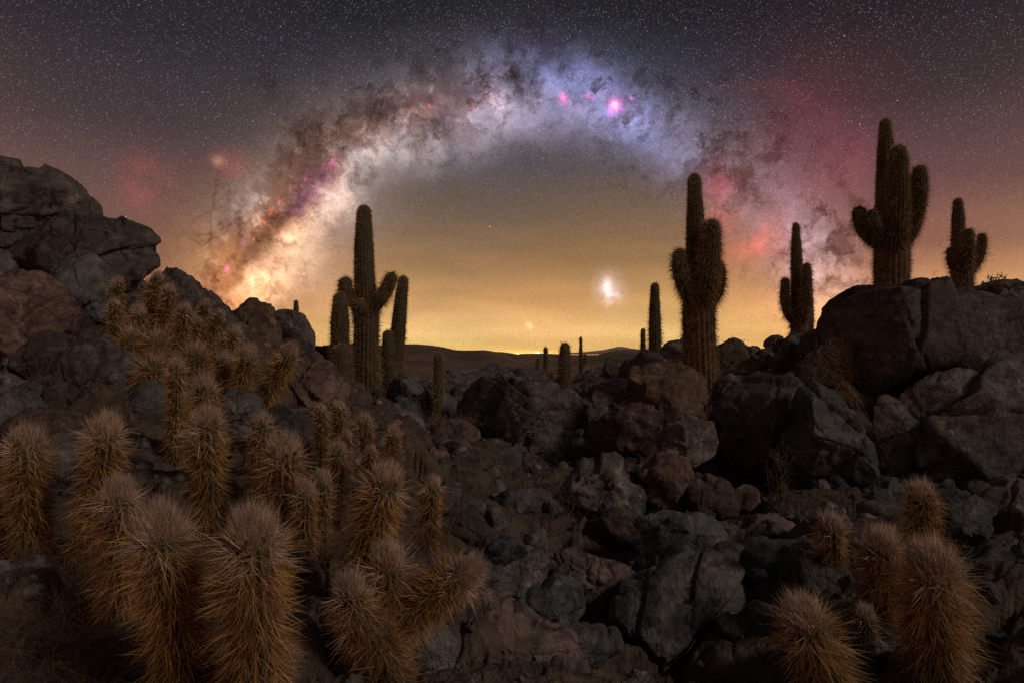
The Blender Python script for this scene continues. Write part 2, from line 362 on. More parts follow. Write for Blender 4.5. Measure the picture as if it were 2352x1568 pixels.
ROCK = {
    'g': rock_mat('grey_brown_rock', (0.115, 0.104, 0.10), (0.17, 0.15, 0.142), (0.07, 0.066, 0.066), (0.36, 0.31, 0.28)),
    'r': rock_mat('reddish_rock', (0.15, 0.095, 0.08), (0.20, 0.14, 0.12), (0.08, 0.055, 0.05), (0.36, 0.28, 0.25)),
    'b': rock_mat('slate_rock', (0.10, 0.108, 0.115), (0.135, 0.138, 0.14), (0.075, 0.07, 0.07), (0.30, 0.29, 0.28), 0.6, 0.35),
    'w': rock_mat('pale_crusted_rock', (0.15, 0.125, 0.12), (0.23, 0.20, 0.19), (0.08, 0.07, 0.068), (0.46, 0.42, 0.40), 0.8, 0.9),
    'o': rock_mat('ochre_rock', (0.16, 0.11, 0.075), (0.20, 0.14, 0.10), (0.11, 0.08, 0.06), (0.30, 0.22, 0.17), 0.8, 0.4),
}
def ground_f(t_, b):
    tc_ = t_.n.new('ShaderNodeTexCoord'); p = tc_.outputs['Object']
    n1 = t_.noise(p, 0.9, 3, 0.6); n2 = t_.noise(p, 14, 6, 0.7)
    nf = t_.noise(p, 0.012, 5, 0.6)
    c = t_.mix(t_.rng(n1, 0.4, 0.65), (0.07, 0.060, 0.054), (0.115, 0.096, 0.085))
    c = t_.mix(t_.rng(nf, 0.4, 0.6, 0.15, 0.85), c, (0.30, 0.21, 0.14))
    c = t_.v('SCALE', c, scale=t_.rng(n2, 0.3, 0.7, 0.45, 1.5))
    t_.l.new(c, b.inputs['Base Color']); b.inputs['Roughness'].default_value = 0.95; b.inputs['Specular IOR Level'].default_value = 0.1
    bump(t_, b, t_.m('ADD', n2, t_.m('MULTIPLY', t_.noise(p, 70, 3, 0.7), 0.4)), 0.9, 0.04)
M_GROUND = material('stony_soil', ground_f)
def flat_mat(name, c, rough=0.7, var=0.35, trans=None, scale=20):
    def f(t_, b):
        tc_ = t_.n.new('ShaderNodeTexCoord'); n = t_.noise(tc_.outputs['Object'], scale, 3, 0.6)
        cc = t_.v('SCALE', c, scale=t_.rng(n, 0.3, 0.7, 1 - var, 1 + var))
        t_.l.new(cc, b.inputs['Base Color']); b.inputs['Roughness'].default_value = rough
    return material(name, f)
SP_GOLD = flat_mat('golden_spine', (0.60, 0.33, 0.095), 0.45)
SP_RUST = flat_mat('reddish_spine', (0.48, 0.21, 0.09), 0.5)
SP_STRAW = flat_mat('straw_spine', (0.66, 0.43, 0.20), 0.45)
SP_BROWN = flat_mat('old_brown_spine', (0.17, 0.085, 0.05), 0.6)
SP_WOOL = flat_mat('pale_crown_wool', (0.74, 0.59, 0.49), 0.8)
SP_GREY = flat_mat('weathered_spine', (0.30, 0.21, 0.14), 0.6)
SKIN_LOW = flat_mat('dark_cactus_skin', (0.10, 0.085, 0.038), 0.7, 0.5)
SKIN_TALL = flat_mat('tall_cactus_skin', (0.085, 0.072, 0.036), 0.75, 0.4, scale=9)
BARK = flat_mat('corky_trunk_skin', (0.17, 0.115, 0.075), 0.85, 0.5, scale=12)
TWIG = flat_mat('dry_twig', (0.13, 0.085, 0.065), 0.8)
STRAW = flat_mat('dry_straw', (0.42, 0.27, 0.14), 0.8)
STRAW2 = flat_mat('faded_straw', (0.25, 0.17, 0.10), 0.8)

# ------------------------------------------------------------------ the lie of the land, as a height for every bearing and distance
_cp = []
for u, lst in {
    -250: [(1600, 1.5), (1200, 2.4), (1000, 3.4), (850, 4.6), (700, 5.8), (600, 6.8), (560, 8.5)],
    60: [(1600, 1.35), (1330, 1.9), (1130, 2.7), (980, 3.6), (880, 4.4), (790, 5.3), (690, 6.2), (610, 7.2), (560, 9)],
    280: [(1640, 1.3), (1400, 1.75), (1180, 2.4), (1000, 3.4), (900, 4.1), (820, 4.7), (740, 5.5), (680, 6.6), (660, 9)],
    480: [(1680, 1.35), (1430, 1.7), (1230, 2.3), (1060, 3.0), (940, 3.9), (860, 4.6), (790, 5.5), (740, 6.8), (725, 8.5), (760, 12)],
    690: [(1700, 1.4), (1450, 1.75), (1270, 2.2), (1100, 2.9), (980, 3.9), (910, 5.1), (860, 6.5), (830, 8.5), (825, 10.5), (840, 16)],
    860: [(1600, 1.65), (1420, 2.0), (1240, 2.6), (1100, 3.6), (1000, 5.0), (940, 7.0), (905, 9.5), (885, 13), (880, 20)],
    1060: [(1600, 1.9), (1440, 2.3), (1280, 3.0), (1150, 4.0), (1075, 5.2), (1020, 7.2), (940, 9.8), (905, 13), (885, 20)],
    1280: [(1620, 2.1), (1460, 2.6), (1300, 3.4), (1190, 4.4), (1105, 5.7), (1065, 7.4), (945, 9.8), (900, 13), (880, 20)],
    1480: [(1650, 2.2), (1480, 2.7), (1330, 3.4), (1200, 4.4), (1080, 5.6), (990, 7.2), (915, 9.3), (870, 12), (850, 16), (862, 24)],
    1700: [(1650, 2.1), (1450, 2.6), (1300, 3.3), (1195, 4.3), (1130, 5.6), (1000, 7.2), (880, 9.2), (840, 11.5), (822, 14), (850, 22)],
    1900: [(1650, 1.8), (1480, 2.2), (1330, 2.9), (1215, 3.8), (1165, 4.9), (1080, 6.3), (870, 7.8), (795, 9.5), (780, 12), (800, 18)],
    2100: [(1650, 1.6), (1500, 2.0), (1340, 2.7), (1235, 3.6), (1185, 4.8), (1150, 6.2), (1000, 7.3), (780, 8.5), (710, 10.5), (720, 16)],
    2330: [(1700, 1.5), (1450, 2.1), (1300, 2.9), (1200, 3.9), (1150, 5.2), (1080, 6.7), (760, 8.0), (685, 10), (675, 13), (720, 20)],
    2650: [(1600, 1.6), (1300, 2.7), (1000, 4.6), (750, 6.8), (640, 9), (620, 12)]}.items():
    for v, d in lst:
        p = P(u, v, d); r = math.hypot(p[0], p[1]); _cp.append((math.atan2(p[0], p[1]), math.log(r), (p[2] - EYE) / r))
for k in range(14):           # behind and beside the camera: the slope carries on
    a = math.radians(70 + k * 17)
    for r, z in ((1.2, 0.55), (3, 0.6), (7, 0.9), (14, 0.5), (30, -2)): _cp.append((a, math.log(r), (z - EYE) / r))
for k in range(24): _cp.append((math.radians(k * 15 - 180), math.log(0.55), -1.30 / 0.55)); _cp.append((math.radians(k * 15 - 180), math.log(0.9), -1.12 / 0.9))
_cp = np.array(_cp)
def far_z(x, y, r):
    az = np.arctan2(x, y)
    lr = np.log10(np.maximum(r, 1))
    drop = np.interp(lr, [1.2, 1.5, 1.9, 2.4, 2.9, 3.6, 4.4], [-1.0, -1.6, -2.6, -4.8, -6.5, -10, -20])
    q = np.stack([x, y, x * 0], 1)
    n = fbm(q / 60.0, 5) * np.interp(r, [20, 200, 2000], [0.5, 3.0, 7])
    def hill(u, su, r0, sr, h):
        a0 = math.atan2(u - 1176, F); return h * np.exp(-(((az - a0) / (su / F)) ** 2)) * np.exp(-(((r - r0) / sr) ** 2))
    def ridged(u0, u1, r0, sr, h):
        a0, a1 = math.atan2(u0 - 1176, F), math.atan2(u1 - 1176, F); e = 18 / F
        return h / (1 + np.exp(-(az - a0) / e)) / (1 + np.exp((az - a1) / e * 0.7)) * np.exp(-(((r - r0) / sr) ** 2))
    z = drop + n * 0.5
    z = z + ridged(700, 1045, 330, 120, 11.5) * (0.9 + 0.25 * fbm(q / 45, 4)) + hill(1120, 75, 300, 90, 6.5)
    z = z + ridged(560, 1185, 1500, 500, 15.5) * (0.95 + 0.1 * fbm(q / 300, 3)) + hill(1440, 95, 420, 120, 8.5) + hill(1560, 60, 300, 90, 4)
    z = z + ridged(1180, 1330, 900, 200, 8.5) * (0.95 + 0.12 * fbm(q / 150, 3))
    return z + EYE - 0.6
def ground(x, y, rough=True):
    x = np.atleast_1d(np.asarray(x, float)); y = np.atleast_1d(np.asarray(y, float))
    r = np.hypot(x, y) + 1e-6; az = np.arctan2(x, y); lr = np.log(np.clip(r, 0.5, 40))
    out = np.zeros_like(r)
    for s in range(0, len(r), 20000):
        a_, l_ = az[s:s + 20000, None], lr[s:s + 20000, None]
        da = np.abs(a_ - _cp[None, :, 0]); da = np.minimum(da, 2 * math.pi - da)
        w = 1.0 / ((da / 0.12) ** 2 + ((l_ - _cp[None, :, 1]) / 0.16) ** 2 + 0.15) ** 2.2
        out[s:s + 20000] = (w * _cp[None, :, 2]).sum(1) / w.sum(1)
    z = EYE + out * np.clip(r, 0.5, 40)
    if rough:
        q = np.stack([x, y, x * 0 + 3], 1)
        z = z + fbm(q * 1.1, 4, 0.5) * np.interp(r, [0.5, 3, 8, 20], [0.05, 0.12, 0.3, 0.35])
        wx, wy = x + 0.25 * fbm(q * 2 + 5, 2), y + 0.25 * fbm(q * 2 + 9, 2)
        for s_, a_, sd_ in ((0.85, 0.20, 1.0), (0.36, 0.05, 2.0), (0.15, 0.02, 3.0)):
            h_, e_ = cells(wx, wy, s_, sd_); am = np.interp(r, [0.5, 2.5, 6, 16, 60], [0.15, 0.7, 1.0, 1.3, 1.3]) * a_
            z = z + am * (h_ - 0.5 * (1 - e_) ** 2)
        z = z + 0.03 * fbm(q * 9, 4, 0.6, ridge=True)
    k = np.clip((r - 15) / 10, 0, 1); k = k * k * (3 - 2 * k)
    if k.max() > 0:
        z = z * (1 - k) + far_z(x, y, r) * k
    return z
_az = np.concatenate([np.linspace(-0.78, 0.78, 780), np.linspace(0.78, 2 * math.pi - 0.78, 160)[1:-1]])
_r = np.concatenate([[0.02, 0.3], np.exp(np.linspace(math.log(0.55), math.log(30), 520)), np.exp(np.linspace(math.log(30), math.log(12500), 150))[1:]])
AA, RR = np.meshgrid(_az, _r); X = (RR * np.sin(AA)).ravel(); Y = (RR * np.cos(AA)).ravel()
Z = ground(X, Y)
na, nr = len(_az), len(_r)
i0 = (np.arange(nr - 1)[:, None] * na + np.arange(na)[None]).ravel(); i1 = (np.arange(nr - 1)[:, None] * na + (np.arange(na)[None] + 1) % na).ravel()
g = mesh_np('ground', np.stack([X, Y, Z], 1), np.stack([i0, i0 + na, i1 + na, i1], 1), M_GROUND); tag(g, kind='structure')

# the far volcano on the horizon and its long foot
def mountain():
    n, m = 240, 24
    az = np.array([math.atan2(u - 1176, F) for u in np.linspace(1290, 1660, n)]); us = np.linspace(1290, 1660, n)
    top = np.interp(us, [1290, 1340, 1385, 1405, 1420, 1432, 1450, 1475, 1520, 1580, 1660], [2, 4, 9, 13, 16.5, 16.0, 12.5, 9.5, 7, 4, 1]) / F
    V_, R0 = [], 22000
    for j in range(m):
        f_ = j / (m - 1); r = R0 + (f_ - 0.5) * 4000; hh = math.sin(f_ * math.pi)
        q = np.stack([np.sin(az) * r, np.cos(az) * r, az * 0], 1)
        V_.append(np.stack([q[:, 0], q[:, 1], EYE - 14 + (top * R0 + 14) * hh * (0.97 + 0.12 * fbm(q / 1500.0, 4))], 1))
    V_ = np.concatenate(V_); i = (np.arange(m - 1)[:, None] * n + np.arange(n - 1)[None]).ravel()
    return V_, np.stack([i, i + 1, i + n + 1, i + n], 1)
mv, mf = mountain()
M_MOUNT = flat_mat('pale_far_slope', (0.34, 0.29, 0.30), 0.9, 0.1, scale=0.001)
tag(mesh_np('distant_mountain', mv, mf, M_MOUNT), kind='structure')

# ------------------------------------------------------------------ rocks
_ico = {}
def ico(k):
    if k not in _ico:
        bm = bmesh.new(); bmesh.ops.create_icosphere(bm, subdivisions=k, radius=1.0)
        _ico[k] = (np.array([v.co[:] for v in bm.verts]), np.array([[v.index for v in f.verts] for f in bm.faces], dtype=np.int64)); bm.free()
    return _ico[k]
RR_ = np.random.RandomState(11)
def rock(poly, d, thick, mat, label, seed, cuts=20, rough=1.0, group=None, name='boulder', strata=0.0):
    """a boulder whose near outline is poly (as seen in the photograph), d metres ahead, thick metres deep"""
    rs = np.random.RandomState(seed)
    pl = np.array(poly, float)
    area = 0.5 * abs(np.dot(pl[:, 0], np.roll(pl[:, 1], 1)) - np.dot(pl[:, 1], np.roll(pl[:, 0], 1)))
    c = pl.mean(0); pl = c + (pl - c) * 1.08; size = math.sqrt(area) / F * d
    k = 6 if area > 26000 else (5 if area > 5000 else 4)
    D_, T_ = ico(k)
    loc = P(c[0], c[1], d)
    rel = (pl - c) * np.array([1, -1]) / F * d
    ang = np.arctan2(rel[:, 1], rel[:, 0]); rad = np.hypot(rel[:, 0], rel[:, 1]); o = np.argsort(ang); ang, rad = ang[o], rad[o]
    ang = np.concatenate([ang[-1:] - 2 * math.pi, ang, ang[:1] + 2 * math.pi]); rad = np.concatenate([rad[-1:], rad, rad[:1]])
    phi = np.arctan2(D_[:, 2], D_[:, 0]); rho = np.hypot(D_[:, 0], D_[:, 2])
    w = np.clip(rho, 0, 1) ** 0.6       # boxier than an ellipsoid
    Rp = np.interp(phi, ang, rad)
    V = np.stack([np.cos(phi) * Rp * w, np.sign(D_[:, 1]) * (np.abs(D_[:, 1]) ** 0.8) * thick, np.sin(phi) * Rp * w], 1)
    V[:, 1] *= np.where(V[:, 1] > 0, 0.5, 1.0)
    dims = np.array([rad.mean(), thick * 0.75, rad.mean()])
    for _ in range(cuts):               # broken faces
        n = rs.normal(size=3); n[1] = -abs(n[1]) * 1.5 if rs.rand() < 0.8 else n[1]; n /= np.linalg.norm(n)
        s = V @ n; f_ = abs(n[1]); lim = s.max() * (rs.uniform(0.46, 0.80) * f_ + rs.uniform(0.90, 1.0) * (1 - f_)); over = s > lim
        V[over] -= np.outer((s[over] - lim) * 0.99, n)
    nrm = V / (np.linalg.norm(V / dims, axis=1)[:, None] + 1e-6) / dims; nrm /= np.linalg.norm(nrm, axis=1)[:, None] + 1e-9
    q = V / size + rs.uniform(-50, 50, 3)
    warp = q + 0.35 * np.stack([fbm(q * 1.3 + 9, 3), fbm(q * 1.3 + 31, 3), fbm(q * 1.3 + 57, 3)], 1)
    disp = 0.03 * fbm(warp * 1.6, 3) + 0.024 * fbm(warp * 3.0, 6, 0.62, ridge=True)
    B_, _ = np.linalg.qr(rs.normal(size=(3, 3)) * np.array([1, 0.6, 1]) + np.eye(3) * 0.8)     # bedding and joint directions
    wq = q + 0.10 * np.stack([fbm(q * 1.4 + 3, 2), fbm(q * 1.4 + 13, 2), fbm(q * 1.4 + 23, 2)], 1)
    s1, s2, s3 = (wq @ B_[:, 0]) * rs.uniform(1.6, 2.4), (wq @ B_[:, 1]) * rs.uniform(1.0, 1.5), (wq @ B_[:, 2]) * rs.uniform(1.0, 1.6)
    for (a_, b_, c_, am) in ((s1, s2, s3, 0.17 + strata), (s1 * 2.3 + 7, s2 * 2.1 + 3, s3 * 2.2 + 5, 0.075)):
        fa, fb, fc = np.floor(a_), np.floor(b_), np.floor(c_); hsh = np.sin(fa * 127.1 + fb * 311.7 + fc * 74.7 + seed) * 43758.5453; hsh -= np.floor(hsh)
        edge = np.minimum(np.minimum(np.abs(a_ - fa - 0.5), np.abs(b_ - fb - 0.5)), 9); m_ = np.maximum(np.maximum(np.abs(a_ - fa - 0.5), np.abs(b_ - fb - 0.5)), np.abs(c_ - fc - 0.5))
        disp += am * (hsh - 0.5) - 0.3 * am * np.clip((m_ - 0.47) / 0.03, 0, 1)
    cr = np.abs(perlin(warp * 1.0 + 40)); disp -= 0.03 * np.exp(-(cr / 0.02) ** 2)
    V = V * 1.04 + nrm * (disp * size * rough)[:, None]
    ob = mesh_np(name, V, T_, ROCK[mat], loc=tuple(loc))
    return tag(ob, label, 'rock', group)

BOULDERS = [
 # outline, distance, half depth, material, label
 ([(-140,520),(-80,400),(0,370),(50,378),(110,400),(150,430),(177,465),(181,505),(160,530),(100,535),(50,560),(0,600),(-100,620)], 6.6, 0.9, 'g', 'topmost dark rounded boulder at the upper left corner of the hill'),
 ([(50,585),(85,535),(170,523),(250,527),(315,545),(335,562),(370,568),(373,612),(350,628),(300,640),(225,652),(160,645),(100,630),(45,605)], 6.2, 0.8, 'g', 'long overhanging slab boulder jutting out under the topmost boulder'),
 ([(125,660),(140,600),(180,588),(215,618),(237,690),(245,765),(200,795),(140,790),(100,720)], 5.6, 0.5, 'b', 'smooth dark slate boulder leaning beneath the overhanging slab'),
 ([(-50,700),(0,650),(45,628),(110,660),(155,705),(157,770),(130,820),(80,860),(30,830),(-10,800),(-60,760)], 4.9, 0.55, 'r', 'big pinkish grey boulder with a pale crusted top edge at the left frame edge'),
 ([(-90,600),(0,600),(70,625),(120,690),(90,740),(0,690),(-90,690)], 6.1, 0.5, 'g', 'shadowed brown boulder wedged under the topmost boulder'),
 ([(112,865),(140,830),(200,800),(245,792),(290,825),(292,880),(240,897),(130,893)], 4.2, 0.35, 'w', 'flat topped mottled boulder behind the thin red brush'),
 ([(40,815),(85,780),(155,795),(160,850),(120,872),(70,860)], 4.5, 0.3, 'g', 'grey triangular rock below the pinkish boulder'),
 ([(282,905),(330,886),(385,898),(392,945),(345,968),(300,945)], 3.8, 0.2, 'b', 'rough bluish rock beside the tall spiny stem on the left'),
 ([(-40,925),(20,912),(85,932),(98,980),(40,1012),(-40,1015)], 3.4, 0.25, 'b', 'blue grey block at the left edge above the spiny cacti'),
 ([(-40,890),(30,880),(80,892),(75,912),(-40,915)], 3.9, 0.25, 'g', 'thin flat stone lying on the left edge'),
 ([(122,1060),(150,1000),(195,985),(215,1070),(205,1150),(140,1175)], 2.9, 0.2, 'b', 'smooth blue grey slab between the two leftmost spiny cacti'),
 ([(355,640),(380,620),(420,628),(448,660),(455,720),(400,730),(360,700)], 6.7, 0.45, 'g', 'rounded skyline boulder behind the hillside cactus clump'),
 ([(428,690),(455,668),(485,676),(499,700),(490,745),(430,745)], 7.0, 0.35, 'g', 'small skyline boulder stepping down from the hillside clump'),
 ([(518,720),(545,700),(600,696),(614,704),(616,740),(630,790),(610,850),(550,845),(515,790)], 7.0, 0.45, 'o', 'blocky boulder with a squared top on the left skyline'),
 ([(608,750),(632,721),(680,720),(705,742),(718,785),(700,830),(630,835),(605,790)], 7.5, 0.5, 'g', 'rounded boulder at the end of the left skyline below a lone stub cactus'),
 ([(712,810),(735,795),(765,803),(795,830),(760,850),(715,845)], 9.0, 0.5, 'g', 'low skyline rock just left of the three tall cacti'),
 ([(640,860),(680,818),(730,822),(765,860),(772,930),(700,955),(640,935)], 5.3, 0.45, 'r', 'lumpy brown crumbling rock in front of the left tall cacti'),
 ([(505,930),(550,898),(600,935),(590,1000),(520,1000)], 3.9, 0.3, 'b', 'grey slab standing behind the spiny cacti on the slope'),
 ([(600,975),(660,945),(705,985),(735,1040),(700,1075),(610,1070)], 3.5, 0.3, 'g', 'sloping slab with a sharp right edge behind the clustered cacti'),
 ([(655,1470),(695,1392),(740,1396),(780,1450),(805,1530),(820,1640),(640,1640)], 1.75, 0.14, 'w', 'pale mottled rock showing beneath the largest spiny cactus'),
 ([(-60,1360),(0,1320),(110,1300),(160,1380),(120,1470),(-60,1500)], 2.0, 0.2, 'b', 'mossy dark rock at the lower left edge'),
 ([(893,895),(912,868),(942,876),(968,903),(970,932),(905,935)], 8.6, 0.4, 'g', 'dark boulder at the foot of the left tall cacti'),
 ([(958,895),(1000,872),(1060,864),(1112,878),(1118,912),(1050,935),(965,928)], 11, 0.8, 'g', 'broad low boulder behind the slim pale tipped cactus'),
 ([(878,935),(960,928),(1060,943),(1085,965),(980,985),(888,975)], 8.3, 0.6, 'b', 'flat grey slab at the foot of the slim pale tipped cactus'),
 ([(880,965),(925,950),(968,972),(965,1020),(890,1020)], 6.4, 0.3, 'w', 'crusted rock behind the small cacti of the middle clump'),
 ([(1090,915),(1160,888),(1240,888),(1285,912),(1330,950),(1352,1010),(1340,1060),(1270,1085),(1150,1085),(1090,1060),(1075,980)], 7.6, 1.0, 'g', 'huge rounded boulder mound in the middle of the ridge'),
 ([(955,1005),(1010,982),(1075,985),(1100,1020),(1040,1055),(960,1050)], 6.8, 0.5, 'r', 'dark low rock left of the central boulder mound'),
 ([(1310,880),(1335,866),(1372,868),(1392,884),(1345,900)], 13, 0.5, 'w', 'small pale flat rock beyond the spiny column in the centre'),
 ([(1375,868),(1400,860),(1422,878),(1390,888)], 13.8, 0.35, 'g', 'small angular rock beside the pale flat rock beyond the ridge'),
 ([(1308,895),(1350,884),(1388,894),(1385,930),(1330,940),(1308,925)], 10.6, 0.5, 'w', 'crusted rock just right of the central spiny column'),
 ([(1356,908),(1400,884),(1448,878),(1460,912),(1432,942),(1372,938)], 9, 0.45, 'w', 'knobbly pale rock left of the big ochre boulder'),
 ([(1392,862),(1398,828),(1425,826),(1448,845),(1455,890),(1400,892)], 12, 0.5, 'o', 'upright jagged rock with a tiny cactus beside it'),
 ([(1440,860),(1462,828),(1495,812),(1520,830),(1510,870),(1450,880)], 9.2, 0.5, 'w', 'rock heap at the foot of the slender right hand cactus'),
 ([(1453,885),(1465,850),(1500,832),(1545,838),(1592,856),(1613,876),(1602,912),(1570,975),(1530,992),(1480,965),(1455,925)], 7, 0.6, 'o', 'big ochre brown faceted boulder left of the thick cactus trunk'),
 ([(1515,815),(1535,790),(1560,782),(1590,790),(1590,835),(1525,838)], 11.5, 0.6, 'g', 'jagged skyline rock left of the thick cactus trunk'),
 ([(1515,850),(1545,825),(1590,830),(1590,865),(1540,870)], 9.4, 0.5, 'w', 'pale rock behind the big ochre boulder'),
 ([(1648,905),(1680,868),(1712,870),(1702,912),(1665,948),(1645,940)], 7.4, 0.4, 'w', 'narrow pale rock right of the thick cactus base'),
 ([(1520,1015),(1548,972),(1600,964),(1642,985),(1636,1022),(1590,1060),(1530,1055)], 5.4, 0.35, 'w', 'bluish crusted rock beneath the big ochre boulder'),
 ([(1468,1092),(1488,1052),(1555,1044),(1600,1078),(1613,1112),(1582,1150),(1545,1187),(1500,1162),(1475,1125)], 4.5, 0.33, 'r', 'squarish reddish boulder with a white streak in the gully'),
 ([(1308,1105),(1328,1062),(1380,1048),(1432,1075),(1470,1120),(1478,1180),(1420,1212),(1340,1205),(1308,1155)], 4.5, 0.4, 'g', 'broad dark boulder left of the squarish reddish boulder'),
 ([(1350,975),(1420,945),(1500,950),(1522,1000),(1480,1042),(1400,1048),(1358,1022)], 6.1, 0.5, 'r', 'dark reddish jumble rock between the central mound and the ochre boulder'),
 ([(1460,1262),(1508,1200),(1580,1198),(1640,1195),(1657,1232),(1652,1282),(1600,1320),(1540,1348),(1468,1335)], 3.5, 0.32, 'b', 'smooth tilted slate slab in the lower gully'),
 ([(1262,1315),(1290,1272),(1370,1267),(1440,1300),(1472,1370),(1462,1430),(1430,1452),(1350,1432),(1280,1392)], 3.05, 0.28, 'r', 'rounded brown boulder left of the tilted slate slab'),
 ([(1465,1370),(1540,1345),(1620,1312),(1690,1350),(1722,1400),(1745,1500),(1755,1640),(1500,1640),(1448,1460)], 2.8, 0.4, 'g', 'large cracked boulder below the tilted slate slab'),
 ([(950,1570),(1000,1480),(1080,1412),(1180,1404),(1240,1448),(1300,1470),(1322,1520),(1290,1640),(950,1650)], 2.3, 0.3, 'r', 'wide dull red boulder at the bottom edge beside the reclining cactus'),
 ([(1655,1010),(1678,930),(1720,882),(1780,868),(1836,880),(1843,950),(1820,1010),(1800,1060),(1812,1120),(1765,1180),(1715,1150),(1675,1070)], 5.8, 0.6, 'g', 'tall grey green boulder face with a crack down its right side'),
 ([(1845,905),(1880,884),(1930,912),(1940,1000),(1975,1080),(1992,1135),(1940,1175),(1850,1160),(1788,1085),(1800,1035),(1842,970)], 5.3, 0.5, 'b', 'tall smooth slate boulder beside the great right hand boulder'),
 ([(1793,815),(1802,780),(1830,770),(1850,790),(1858,850),(1840,885),(1800,880)], 8.6, 0.4, 'g', 'upright boulder at the foot of the three armed cactus'),
 ([(1835,800),(1850,772),(1878,757),(1900,775),(1902,805),(1860,820)], 8.3, 0.35, 'g', 'grey peaked boulder right of the three armed cactus'),
 ([(1898,765),(1908,742),(1928,731),(1950,738),(1962,785),(1910,790)], 8.0, 0.3, 'g', 'small stacked rock against the great right hand boulder'),
 ([(1685,842),(1740,827),(1800,831),(1820,860),(1790,880),(1690,875)], 9.6, 0.5, 'r', 'long reddish block above the tall grey green boulder'),
 ([(1640,810),(1660,790),(1690,786),(1708,806),(1700,832),(1650,835)], 12, 0.5, 'g', 'skyline rock just right of the thick cactus trunk'),
 ([(1700,818),(1722,800),(1745,808),(1745,832),(1705,835)], 12.4, 0.4, 'g', 'low dark skyline rock under the little twig bush'),
 ([(1740,815),(1765,797),(1795,803),(1805,830),(1750,835)], 12.2, 0.4, 'w', 'pale skyline rock left of the upright boulder'),
 ([(1940,830),(1950,790),(1968,750),(1995,726),(2020,714),(2060,712),(2100,714),(2150,710),(2200,696),(2270,686),(2360,680),(2500,672),(2530,900),(2480,1160),(2250,1210),(2080,1175),(2000,1110),(1972,1010),(1962,900)], 7.3, 1.1, 'g', 'great dark boulder filling the right side beneath the many armed cactus'),
 ([(2175,725),(2215,700),(2245,688),(2300,676),(2420,668),(2450,740),(2300,765),(2200,745)], 7.4, 1.0, 'r', 'ledge of layered rock on top of the great right hand boulder'),
 ([(1985,930),(2060,865),(2160,845),(2280,850),(2420,860),(2440,1170),(2300,1200),(2160,1195),(2050,1170),(1995,1100)], 6.15, 0.55, 'g', 'lower broad block of the great right hand outcrop, just behind the lower right cacti'),
 ([(2288,740),(2330,700),(2430,700),(2450,900),(2370,980),(2320,880)], 7.0, 0.6, 'g', 'dark buttress rock at the right frame edge'),
 ([(2148,1180),(2190,1152),(2255,1155),(2265,1222),(2230,1262),(2160,1240)], 3.5, 0.3, 'b', 'smooth low rock behind the lower right cacti'),
 ([(2275,1160),(2310,1130),(2400,1135),(2400,1230),(2310,1245),(2275,1215)], 4.2, 0.3, 'w', 'broken crusted rock at the right edge below the buttress'),
 ([(2250,1290),(2310,1260),(2420,1280),(2420,1430),(2290,1440)], 3.0, 0.3, 'g', 'shadowed rock at the lower right edge'),
 ([(1695,1300),(1785,1262),(1870,1290),(1862,1380),(1780,1425),(1700,1390)], 3.0, 0.25, 'b', 'dark flat slate slab left of the lower right cacti'),
 ([(1820,1262),(1835,1240),(1860,1240),(1868,1265),(1840,1280)], 2.9, 0.06, 'w', 'small pale stone left of the lower right cacti'),
 ([(1588,1115),(1640,1095),(1682,1120),(1692,1182),(1620,1195),(1590,1165)], 4.4, 0.3, 'r', 'dark brown rock right of the squarish reddish boulder'),
 ([(1145,1160),(1200,1138),(1270,1158),(1302,1210),(1240,1255),(1155,1238)], 4.3, 0.3, 'g', 'dark rock with a flat top left of the gully'),
 ([(1085,1130),(1120,1105),(1165,1130),(1160,1175),(1100,1180)], 4.6, 0.2, 'b', 'small blue grey rock at the head of the dark gully'),
 ([(1105,1370),(1135,1338),(1165,1360),(1160,1400),(1115,1405)], 2.7, 0.12, 'b', 'small grey rock behind the reclining cactus tip'),
 ([(1680,1430),(1740,1400),(1790,1440),(1780,1520),(1700,1530)], 2.5, 0.2, 'g', 'dark rock between the cracked boulder and the lower right cacti'),
 ([(1980,1185),(2020,1160),(2080,1170),(2085,1215),(2010,1225)], 3.9, 0.3, 'g', 'dark rock at the base of the great right hand boulder'),
 ([(1000,1200),(1050,1170),(1110,1200),(1110,1260),(1030,1270)], 3.6, 0.25, 'g', 'shadowed rock right of the small upright clump cactus'),
 ([(1700,1220),(1760,1195),(1830,1215),(1820,1262),(1720,1270)], 3.9, 0.3, 'r', 'low red brown rock beneath the tall grey green boulder'),
]
for i, (pl, d, th_, mt, lb) in enumerate(BOULDERS): rock(pl, d, th_, mt, lb, 100 + i)
def inpoly(u, v, pl):
    c = False; n = len(pl)
    for i in range(n):
        (x1, y1), (x2, y2) = pl[i], pl[i - 1]
        if (y1 > v) != (y2 > v) and u < (x2 - x1) * (v - y1) / (y2 - y1) + x1: c = not c
    return c
_dd = np.exp(np.linspace(math.log(1.2), math.log(30), 160))
def hit(u, v):
    """where the line of sight meets the ground"""
    p = np.array([P(u, v, d) for d in _dd]); z = ground(p[:, 0], p[:, 1], False)
    k = np.nonzero(p[:, 2] < z)[0]
    return None if len(k) == 0 else _dd[k[0]]
